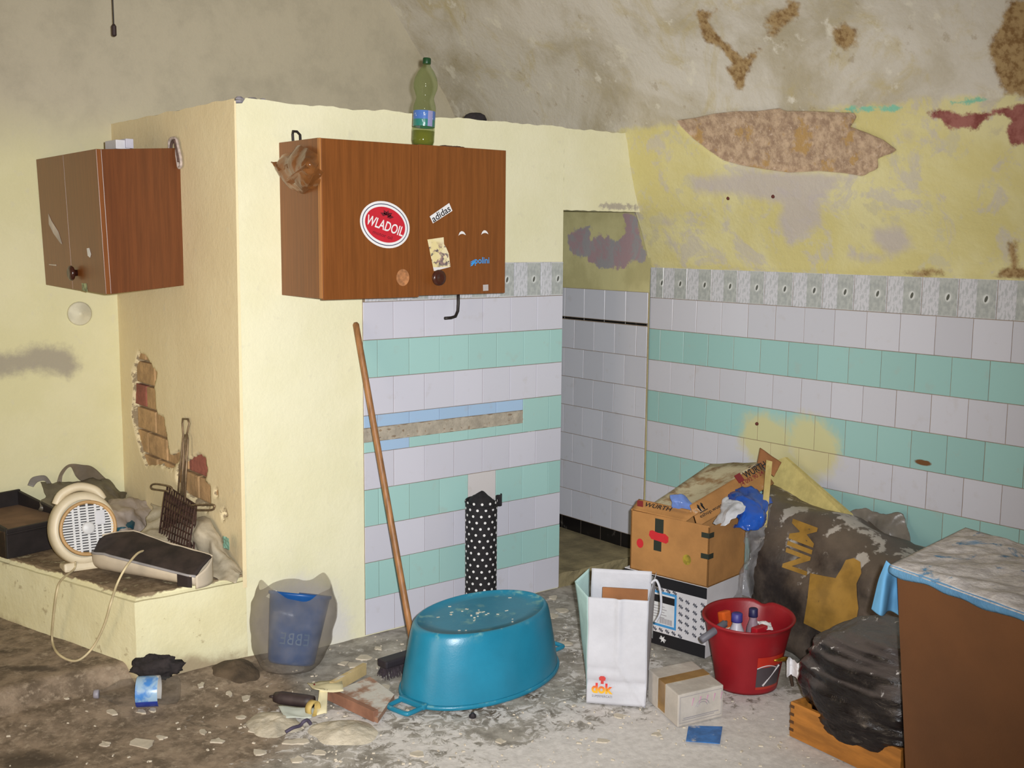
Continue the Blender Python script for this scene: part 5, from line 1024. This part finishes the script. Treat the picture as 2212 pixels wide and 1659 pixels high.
# wire grill
gr = thing('wire_grill', 'rusty double wire barbecue grill leaning on the chimney block', 'grill', tuple(H(395, 1215)))
WIRE = pm('rusty_wire', (70, 48, 40), .6, .3, 40, metal=.3); WIRE2 = pm('bare_wire', (128, 108, 84), .45, .2, 40, metal=.5)
def leaf(c00, c10, c11, c01, nx, ny, nm):
    c = [Vector(p) for p in (c00, c10, c11, c01)]; B = lambda u, v_: c[0].lerp(c[1], u).lerp(c[3].lerp(c[2], u), v_)
    part('leaf_frame', MB().tube([B(0, 0), B(1, 0), B(1, 1), B(0, 1)], .0045, 6, True), WIRE, gr, True)
    for i in range(1, nx): part('rod', MB().tube([B(i/nx, 0), B(i/nx, 1)], .0040, 5), WIRE, gr, True)
    for j in range(1, ny): part('cross_rod', MB().tube([B(0, j/ny), B(1, j/ny)], .0034, 5), WIRE, gr, True)
gx = BX-.010
gq = lambda x, y, d_: on(x, y, 0, BX-d_)
bl, brr = H(350, 1198), H(416, 1226)
leaf(bl, brr, gq(424, 1092, .045), gq(362, 1050, .030), 12, 9, 'a')
leaf(bl+Vector((-.035, -.03, 0)), brr+Vector((-.035, -.02, .01)), gq(421, 1100, .07), gq(357, 1062, .065), 12, 9, 'b')
loop = lambda P: part('side_handle', MB().tube(catmull([tuple(p) for p in P], 4), .0042, 8), WIRE2, gr, True, True)
loop([gq(372, 1062, .04), gq(368, 1052, .04), gq(340, 1046, .05), gq(328, 1048, .05), gq(328, 1056, .05), gq(345, 1059, .05), gq(365, 1062, .04)])
loop([gq(390, 1106, .06), gq(394, 1096, .06), gq(430, 1091, .06), gq(460, 1091, .06), gq(463, 1097, .06), gq(456, 1102, .06), gq(420, 1102, .06)])
part('long_handle', MB().tube([gq(385, 1068, .035), gq(390, 1000, .022), gq(396, 940, .012), gq(394, 915, .010), gq(395, 905, .010), gq(406, 906, .010), gq(409, 915, .010), gq(404, 938, .012), gq(398, 990, .020), gq(396, 1075, .035)], .0042, 8), WIRE2, gr, True, True)
part('long_handle', MB().tube([gq(391, 1070, .05), gq(395, 1010, .035), gq(397, 950, .022), gq(399, 940, .020), gq(404, 940, .020), gq(406, 950, .022), gq(402, 1020, .035), gq(400, 1078, .05)], .0042, 8), WIRE2, gr, True, True)
# dusty plastic sheet heaped by the wall
PLW = film('dusty_plastic', (200, 188, 164), .9, .5, .2, 10); 
o = thing('plastic_sheet', 'dusty whitish plastic sheet heaped against the side of the chimney block', 'plastic', tuple(H(440, 1200)))
_, g = sheet([[gq(330, 1085, .03), gq(385, 1110, .02), gq(440, 1115, .015), gq(480, 1170, .010), gq(520, 1236, .008)], [gq(318, 1120, .10), gq(370, 1140, .09), gq(430, 1150, .08), gq(480, 1200, .05), gq(518, 1245, .03)], [H(300, 1150, HT+.07), H(350, 1175, HT+.06), H(420, 1195, HT+.04), H(470, 1225, HT+.03), H(510, 1254, HT+.01)], [H(275, 1165, HT+.006), H(340, 1198, HT+.006), H(400, 1222, HT+.006), H(450, 1245, HT+.006), H(505, 1258, HT+.005)]], 50, 40, .016, 2.5, 5, .004)
part('film_heap', g(), PLW, o, True, True, solid=.0012)
for x, y in ((495, 1172), (488, 1225), (335, 1178)):
    q = gq(x, y, .03) if x > 400 else H(x, y, HT+.06); part('mint_print', MB().grid(lambda u, v_: q+Vector((-.012+.0*u, .05*(u-.5), .045*(v_-.5)))+Vector((.006*noise.noise(Vector((u*3, v_*3, x))), 0, 0)), 5, 5), film('mint_film', (150, 196, 176), .7, .5), o, True, solid=.001)
o = thing('teal_bag', 'crumpled teal and white plastic bag lying behind the fan heater', 'bag', tuple(H(280, 1130)))
_, g = sheet([[H(215, 1085, HT+.10), H(260, 1078, HT+.12), H(310, 1082, HT+.10), H(345, 1090, HT+.06)], [H(225, 1115, HT+.10), H(265, 1110, HT+.10), H(305, 1115, HT+.07), H(330, 1120, HT+.04)], [H(240, 1150, HT+.03), H(265, 1150, HT+.04), H(290, 1150, HT+.02), H(310, 1150, HT+.01)]], 36, 24, .02, 2.5, 7, .006); part('white_part', g(), film('grey_white_film', (184, 170, 158), .9, .5, .25), o, True, True, solid=.0012)
_, g = sheet([[H(240, 1120, HT+.075), H(270, 1128, HT+.07), H(305, 1120, HT+.05)], [H(242, 1138, HT+.055), H(270, 1140, HT+.055), H(298, 1132, HT+.04)], [H(246, 1160, HT+.01), H(270, 1158, HT+.01), H(290, 1148, HT+.01)]], 20, 14, .012, 2.5, 9, .004); part('teal_part', g(), film('teal_film', (52, 104, 120), .92, .4, .4), o, True, True, solid=.0012)
# grey carrier bag on the back of the hearth
o = thing('carrier_bag', 'grey plastic carrier bag with looped handles slumped against the back wall', 'bag', (-1.75, 1.12, HT))
yb_ = lambda x, y, d_: on(x, y, 1, 1.24-d_)
_, g = sheet([[yb_(88, 1048, .05), yb_(125, 1042, .04), yb_(165, 1040, .03), yb_(205, 1035, .03), yb_(240, 1040, .03), yb_(268, 1070, .03)], [yb_(95, 1065, .13), yb_(130, 1058, .12), yb_(170, 1055, .12), yb_(210, 1058, .12), yb_(245, 1065, .12), yb_(272, 1082, .10)], [yb_(90, 1100, .22), yb_(130, 1100, .24), yb_(170, 1100, .26), yb_(210, 1100, .25), yb_(245, 1100, .22), yb_(275, 1100, .16)], [H(80, 1110), H(130, 1118), H(170, 1125), H(210, 1125), H(245, 1122), H(276, 1108)]], 60, 30, .022, 2, 11, .006); part('bag_body', g(), film('grey_bag_film', (112, 104, 88), .88, .4, .35), o, True, True, solid=.0012)
_, g = sheet([[yb_(118, 1050, .03), yb_(128, 1026, .03), yb_(150, 1005, .03), yb_(180, 1003, .03), yb_(205, 1012, .03), yb_(240, 1045, .03)], [yb_(130, 1048, .04), yb_(138, 1026, .04), yb_(155, 1010, .04), yb_(165, 1030, .04), yb_(185, 1045, .04), yb_(225, 1058, .04)]], 40, 8, .006, 3, 12); part('handle', g(), film('grey_bag_film2', (128, 116, 100), .82, .4, .3), o, True, True, solid=.0012)
_, g = sheet([[yb_(60, 1048, .06), yb_(70, 1032, .05), yb_(98, 1028, .05), yb_(112, 1046, .05)], [yb_(72, 1052, .07), yb_(82, 1041, .06), yb_(97, 1040, .06), yb_(104, 1054, .06)]], 16, 5, .004, 3, 13); part('handle', g(), film('grey_bag_film3', (150, 144, 138), .7, .4, .3), o, True, True, solid=.0012)
# ================================================================== FLOOR LITTER
# blue basin in a clear bag
bq = FL(642, 1462); bs = thing('bagged_basin', 'blue plastic pail wrapped in a dusty clear bag leaning on the chimney block', 'pail', (bq.x, bq.y, floor_z(bq.x, bq.y)-.002))
ctr = Vector((bq.x+.015, bq.y+.075, .0)); dn = Vector((CP.x-ctr.x, CP.y-ctr.y, 0)).normalized(); rt = Vector((-dn.y, dn.x, 0)); rt = rt if rt.dot(RT) > 0 else -rt
ax = (Vector((0, 0, 1))+rt*.16-dn*.30).normalized(); xx = (rt-ax*rt.dot(ax)).normalized(); yy = ax.cross(xx)
BMx = Matrix(((xx.x, yy.x, ax.x, ctr.x), (xx.y, yy.y, ax.y, ctr.y), (xx.z, yy.z, ax.z, ctr.z+.022), (0, 0, 0, 1)))
part('pail_body', MB().lathe([(0, .0), (.078, .0), (.086, .01), (.112, .245), (.118, .25), (.118, .260), (.110, .260), (.083, .014), (0, .012)], 40, M=BMx, cap=False), pm('pail_blue', (18, 82, 150), .4, .15, 6), bs, True, True)
sgn_ = -1 if (yy.dot(dn) < 0) else 1
for i, chh in enumerate('EBBE'):
    a_ = (i-1.5)*.30; dirv = (yy*sgn_*math.cos(a_)+xx*math.sin(a_)); p0 = BMx @ Vector((0, 0, .095)); text_fit(chh, frame(p0+dirv*.0975, xx*math.cos(a_)-yy*sgn_*math.sin(a_), ax), -.022, .042, pm('pail_relief', (56, 100, 146), .5), bs, lift=.0)
def bagshape(u, v_):
    a_ = 2*math.pi*u; c_, s_ = math.cos(a_), math.sin(a_)
    r = np.interp(v_, [0, .12, .35, .6, .8, .92, 1], [.05, .100, .138, .150, .145, .130, .120])*(1+.10*noise.noise(Vector((c_*1.5, s_*1.5, v_*2.5)))); z = .0+np.interp(v_, [0, .12, .35, .6, .8, 1], [.002, .012, .09, .19, .25, .30])+.035*noise.noise(Vector((c_*1.3, s_*1.3, 7)))*v_**3+(.035*max(0, math.cos(2*(a_-2.6)))*v_**4)
    p = ctr+rt*(r*1.06*c_+.02*v_)+dn*(r*.80*s_-.035*v_)+Vector((0, 0, z)); return p+Vector((noise.noise(p*25), noise.noise(p*25+Vector((4, 0, 0))), 0))*.005
part('clear_bag', MB().grid(bagshape, 60, 36, True), film('dusty_clear', (182, 174, 164), .20, .3, .3, 9, .08), bs, True, True)
# crushed water bottle
w0, w1 = FL(205, 1500, .052), FL(388, 1490, .052); wdv = (w1-w0).normalized()
wbt = thing('water_bottle', 'crushed clear plastic water bottle with blue and white label lying on its side', 'bottle', (w0.x, w0.y, 0))
wm = frame(w0, Vector((-wdv.y, wdv.x, 0)), Vector((0, 0, 1))); L_ = (w1-w0).length
if (wm @ Vector((0, 0, 1))-w0).dot(wdv) < 0: wm = frame(w0, Vector((wdv.y, -wdv.x, 0)), Vector((0, 0, 1)))
zoff = Vector((0, 0, .0))
wm = Matrix.Translation(zoff) @ wm
PET = glassy('clear_pet', (200, 200, 200), .0, .08, .10)
part('bottle_body', MB().lathe([(.012, 0), (.013, .02), (.017, .03), (.046, L_*.30), (.050, L_*.42), (.049, L_*.78), (.050, L_*.82), (.048, L_*.97), (.038, L_)], 30, 1, .94, wm, wob=lambda a, j: 1+.08*noise.noise(Vector((math.cos(a)*2, math.sin(a)*2, j*.9)))), PET, wbt, True, True)
wl = NT('water_label'); co = wl.sep(wl.coord('Object')); nz = wl.noise(wl.coord('Object'), 30, 3)
geo = wl.coord('Generated'); gg = wl.sep(geo); col = wl.mix(wl.step(gg[2], .32, .36), C(40, 60, 150), wl.mix(wl.step(nz, .35, .6), C(70, 130, 200), C(150, 180, 206))); col = wl.mix(wl.step(gg[0], .70, .74), col, C(216, 212, 206)); wl.done(col, .3)
part('label', MB().lathe([(.0535, L_*.50), (.054, L_*.505), (.054, L_*.755), (.0535, L_*.76)], 30, 1, .96, wm, cap=False), wl.mat, wbt, True, True)
part('cap', MB().lathe([(.0, -.004), (.015, -.003), (.0155, .012), (.013, .014)], 18, M=wm), pm('cap_lilac', (150, 146, 156), .5), wbt, True, True)
# black clod behind the bottle
mb = MB(); 
q = FL(338, 1438, .11)
def clod(u, v_):
    a_ = 2*math.pi*u; ph = math.pi*v_; d = Vector((math.sin(ph)*math.cos(a_), math.sin(ph)*math.sin(a_), math.cos(ph))); k_ = 1+.3*noise.noise(d*2.3)+.2*noise.noise(d*7)
    p = Vector((q.x, q.y, .105))+RT*(d.x*.085*k_)+FWD*(d.y*.04*k_)+Vector((0, 0, d.z*.042*k_)); return Vector((p.x, p.y, max(p.z, .03)))
o = part('charred_clod', mb.grid(clod, 40, 24, True), pm('char', (44, 38, 38), .95, .3, 30, .8, 40), None, smooth=True); tag(o, 'black charred clod of debris at the foot of the hearth', 'debris')
# broken picture frame, sealant tube, papers
fz = lambda x, y: FL(x, y, .012)
fr_ = thing('broken_drawer', 'broken pinkish wooden drawer piece lying dusty beside the turquoise tub', 'wood', tuple(FL(770, 1510)))
FW = pm('pink_wood', (168, 128, 104), .8, .15, 8, .3, 40, dust=.75); FW2 = pm('pale_wood', (190, 168, 120), .8, .15, 8, .2, 40, dust=.3)
d1_ = [FL(706, 1500, .02), FL(816, 1552, .02), FL(852, 1500, .02), FL(800, 1462, .02)]
part('panel', MB().hexa([p-Vector((0, 0, .018)) for p in d1_]+[p for p in d1_], .001), FW, fr_, True)
def bar(x0_, y0_, x1_, y1_, wd_, z0_, z1_, mat, nm):
    a_, b_ = FL(x0_, y0_, .0), FL(x1_, y1_, .0); t_ = (b_-a_).normalized(); p_ = Vector((-t_.y, t_.x, 0))*wd_/2
    return part(nm, MB().hexa([a_-p_+Vector((0, 0, z0_)), b_-p_+Vector((0, 0, z0_)), b_+p_+Vector((0, 0, z0_)), a_+p_+Vector((0, 0, z0_)), a_-p_+Vector((0, 0, z1_)), b_-p_+Vector((0, 0, z1_)), b_+p_+Vector((0, 0, z1_)), a_+p_+Vector((0, 0, z1_))], .001), mat, fr_, True)
bar(703, 1508, 812, 1560, .020, .002, .040, pm('rail_wood', (150, 106, 84), .7, .2, 8, .2, 30), 'front_rail'); bar(716, 1500, 788, 1458, .016, .002, .045, FW2, 'side_rail')
tb = thing('sealant_tube', 'dark plastic sealant tube lying on the rubble', 'tube', tuple(FL(635, 1512)))
ta, tb_ = FL(594, 1506, .024), FL(676, 1517, .024)
TUBE = pm('tube_dark', (58, 46, 46), .55, .2, 14)
part('tube_body', MB().tube([ta.lerp(tb_, i/6) for i in range(7)], [.017, .0225, .0225, .0225, .0225, .0225, .021], 18), TUBE, tb, True, True)
part('nozzle', MB().tube([ta, ta+(ta-tb_).normalized()*.02], [.008, .004], 10), TUBE, tb, True, True)
lid_ = tb_+(tb_-ta).normalized()*.012
part('tape_roll', MB().lathe([(.021, -.012), (.026, -.012), (.026, .012), (.021, .012), (.021, -.012)], 24, M=frame(FL(676, 1530, .027), RT*.5+FWD*.8, (0, 0, 1)), cap=False), pm('roll_yellow', (190, 164, 96), .6), thing('tape_roll', 'small yellowish tape roll standing beside the sealant tube', 'tape', tuple(FL(676, 1530))), True, True)
def scrap(name, label, cat, px, zs, mat, amp=.008, seed=0, group=None, grid_n=8):
    P_4 = [FL(x, y, z) for (x, y), z in zip(px, zs)]
    mb = MB().grid(lambda u, v_: (P_4[0].lerp(P_4[1], u)).lerp(P_4[3].lerp(P_4[2], u), v_)+Vector((0, 0, amp*noise.noise(Vector((u*2.5, v_*2.5, seed))))), grid_n, grid_n)
    o = part(name, mb, mat, None, smooth=True, solid=.0025); return tag(o, label, cat, group)
CREAM = pm('cream_paper', (216, 206, 168), .85, .08, 9); PALEG = pm('pale_green_paper', (184, 190, 180), .8, .08, 9)
scrap('cream_paper', 'folded cream paper scrap propped behind the rubble heap', 'paper', [(664, 1476), (738, 1466), (742, 1490), (680, 1492)], (.02, .03, .06, .05), CREAM, .012, 1)
scrap('cream_paper', 'upright cream card scrap beside the tape roll', 'paper', [(684, 1545), (706, 1540), (708, 1490), (690, 1488)], (.01, .01, .05, .05), CREAM, .006, 2)
scrap('green_paper', 'pale green paper sheet under the sealant tube', 'paper', [(600, 1525), (680, 1530), (672, 1552), (616, 1552)], (.018, .018, .012, .010), PALEG, .006, 3)
scrap('red_chip', 'tiny red plastic chip among the rubble', 'chip', [(673, 1483), (680, 1477), (681, 1484), (675, 1489)], (.02, .03, .03, .02), flat('chip_red', (190, 50, 44)), .0, 3, grid_n=2)
scrap('pale_scrap', 'pale grey paper scrap on the brown dirt by the left wall', 'paper', [(3, 1510), (36, 1500), (42, 1506), (12, 1515)], (.012, .012, .008, .008), flat('scrap_grey', (178, 176, 160)), .004, 5)
o = part('dark_wire', MB().tube(catmull([tuple(FL(x, y, z)) for x, y, z in ((617, 1582, .012), (632, 1573, .02), (648, 1568, .016), (655, 1560, .03), (664, 1556, .03), (671, 1564, .012))], 6), .006, 8), pm('wire_purple', (74, 66, 86), .7), None, smooth=True); tag(o, 'twisted dark grey strip lying across the plaster rubble', 'strip')
o = part('black_chip', MB().lathe([(.012, -.002), (.013, .006), (.005, .014), (0, .015)], 7, M=Matrix.Translation(FL(1021, 1549))), flat('chip_black', (34, 28, 34)), None); tag(o, 'small black chip on the white dust before the tub', 'chip')
# rubble heaps of plaster
def heap(px, py, rx, ry, h, seed, label, mat=None):
    c = FL(px, py); e1_ = FL(px+rx, py)-c; e2_ = FL(px, py+ry)-c
    def fn(u, v_):
        a_ = 2*math.pi*u; k_ = v_*(1+.25*noise.noise(Vector((math.cos(a_)*1.5, math.sin(a_)*1.5, seed)))); p = c+e1_*(k_*math.cos(a_))+e2_*(k_*math.sin(a_)); z = h*(1-v_**2)**1.0
        return Vector((p.x, p.y, floor_z(p.x, p.y)-.006+z*(1+.35*noise.noise(p*22))+.004*noise.noise(p*60)*(1-v_)))
    o = part('rubble_heap', MB().grid(fn, 60, 18, True), mat or pm('heap_plaster', (196, 186, 166), .95, .2, 12, .8, 50), None, smooth=True); return tag(o, label, 'rubble')
heap(745, 1580, 80, 30, .022, 1, 'low heap of cream plaster dust below the broken drawer'); heap(592, 1562, 62, 30, .022, 2, 'low heap of cream plaster dust below the sealant tube'); heap(510, 1462, 55, 18, .03, 3, 'mound of dark soil against the foot of the block', pm('soil', (84, 70, 54), .95, .3, 12, .8, 50))
bpy.data.objects[-1] if False else None
# plaster flakes
FLK = pm('plaster_flake', (196, 186, 168), .95, .1, 20)
spots = [(312, 1604, 30, 9, 'large oval plaster flake lying on the brown dirt'), (240, 1532, 14, 5, ''), (305, 1534, 10, 4, ''), (330, 1531, 9, 4, ''), (140, 1466, 8, 4, ''), (434, 1471, 8, 5, ''), (532, 1507, 10, 6, ''), (495, 1497, 8, 4, ''), (228, 1606, 12, 5, ''), (640, 1602, 26, 8, 'long plaster flake in front of the rubble heaps'), (640, 1640, 14, 6, ''), (440, 1580, 10, 5, ''), (350, 1592, 11, 4, ''), (470, 1600, 12, 6, ''), (900, 1628, 16, 6, ''), (548, 1577, 12, 5, ''), (790, 1420, 16, 5, ''), (770, 1436, 26, 6, 'long plaster sliver beside the bagged pail'), (742, 1432, 12, 4, ''), (815, 1400, 10, 4, ''), (1195, 1330, 10, 5, ''), (1215, 1318, 12, 5, ''), (1225, 1390, 14, 5, ''), (1195, 1290, 8, 5, ''), (833, 1483, 10, 7, ''), (744, 1496, 8, 4, ''), (780, 1494, 7, 5, ''), (1080, 1600, 12, 5, ''), (1340, 1545, 14, 5, ''), (690, 1625, 14, 5, ''), (560, 1625, 16, 6, ''), (520, 1548, 10, 4, ''), (1420, 1585, 10, 4, ''), (1300, 1600, 14, 5, '')]
def flake_mb(x, y, rx, ry, seed):
    c = FL(x, y); c = FL(x, y, floor_z(c.x, c.y)); e1_ = (FL(x+rx, y)-FL(x, y)); e2_ = (FL(x, y+ry)-FL(x, y)); n_ = 9; pts_ = []
    for i in range(n_):
        a_ = 2*math.pi*i/n_; k_ = 1+.8*noise.noise(Vector((math.cos(a_)*1.6, math.sin(a_)*1.6, seed*3.3))); pts_.append(c+e1_*(k_*math.cos(a_))+e2_*(k_*math.sin(a_)))
    z0_ = floor_z(c.x, c.y); return MB().add([Vector((p.x, p.y, z0_-.006)) for p in pts_]+[Vector((p.x, p.y, z0_-.0005+.002*noise.noise(p*40))) for p in pts_], [tuple(range(n_, 2*n_))]+[(i, (i+1) % n_, n_+(i+1) % n_, n_+i) for i in range(n_)])
def flake_label(x, y):
    near = [((320, 1500), 'small plaster flake on the brown dirt by the water bottle'), ((520, 1490), 'small plaster flake near the mound of dark soil'), ((640, 1580), 'small plaster flake before the rubble heaps'), ((780, 1420), 'small plaster flake between the bagged pail and broom'), ((790, 1500), 'small plaster flake by the broken drawer piece'), ((1210, 1320), 'small plaster flake between the turquoise tub and paper bag'), ((1340, 1570), 'small plaster flake on white dust before the paper bag'), ((1000, 1610), 'small plaster flake on white dust before the tub'), ((250, 1600), 'small plaster flake beside the large oval flake')]
    return min(near, key=lambda q: (q[0][0]-x)**2+(q[0][1]-y)**2)[1]
for i, (x, y, rx, ry, l) in enumerate(spots):
    o = part('plaster_flake', flake_mb(x, y, rx, ry, i), FLK, None)
    tag(o, l or flake_label(x, y), 'flake', 'plaster flakes on the floor')
mb = MB()
for i in range(900):
    x, y = random.uniform(0, 2000), random.uniform(1330, 1655); p = FL(x, y)
    if p.y > -.03 or p.x > .55 or (-1.3 < p.x < -.56 and -.88 < p.y < -.38): continue
    if p.x > -.35 and p.y < -.9: continue
    if x < 620 and random.random() < .6: continue
    s_ = random.uniform(.0015, .0045)*(1.7 if random.random() < .1 else 1); a_ = random.uniform(0, 3.1); z0_ = floor_z(p.x, p.y)-.005
    dx, dy = Vector((math.cos(a_), math.sin(a_), 0))*s_*1.5, Vector((-math.sin(a_), math.cos(a_), 0))*s_*random.uniform(.4, .9); c = Vector((p.x, p.y, z0_)); up_1 = Vector((0, 0, .004+s_*.2))
    mb.add([c-dx-dy, c+dx-dy, c+dx*.8+dy, c-dx+dy*.7, c-dx*.8-dy*.8+up_1, c+dx*.7-dy+up_1, c+dx*.6+dy*.7+up_1, c-dx*.8+dy*.6+up_1], [(4, 5, 6, 7), (0, 1, 5, 4), (1, 2, 6, 5), (2, 3, 7, 6), (3, 0, 4, 7)])
o = part('plaster_crumbs', mb, FLK, fo); tag(o, 'countless tiny plaster crumbs scattered over the floor', kind='stuff')
# ================================================================== ON THE WALLS
q = on(172, 678, 1, 1.232); o = part('cover_plate', MB().lathe([(.052, -.006), (.052, .004), (.046, .009), (.012, .011), (.010, .015), (0, .016)], 32, M=frame(q, (1, 0, 0), (0, 0, 1))), pm('plate_cream', (208, 202, 176), .7), None, smooth=True); tag(o, 'round cream junction cover plate on the back wall', 'cover plate')
q = on(246, 60, 1, .9); o = thing('hanging_wire', 'thin wire with a dark connector hanging from the vault', 'wire', (q.x, .9, q.z))
part('wire', MB().tube([(q.x-.004, .9, 3.46), (q.x-.002, .9, q.z+.3), (q.x, .9, q.z)], .0025, 6), IRON, o, True); part('connector', MB().lathe([(.005, -.035), (.010, -.03), (.010, .005), (.004, .014)], 12, M=Matrix.Translation((q.x, .9, q.z))), pm('connector_dark', (52, 36, 34), .6), o, True)
def nail(px, py, surf_, lab):
    p = surf_(px, py); n_ = (CP-p).normalized(); o = part('nail', MB().lathe([(.008, -.006), (.008, .004), (.005, .008), (0, .009)], 10, M=frame(p, n_.orthogonal(), n_.cross(n_.orthogonal()))), pm('nail_rust', (92, 40, 30), .6), None, smooth=True); tag(o, lab, 'nail', 'nails in the walls')
nail(1573, 429, onR, 'rusty nail head in the yellow wall below the bare plaster scar'); nail(1670, 425, onR, 'small nail head beside the rusty nail below the plaster scar'); nail(1635, 916, lambda x, y: on(x, y, 0, .584), 'dark nail head in the yellow overspray on the tiles')
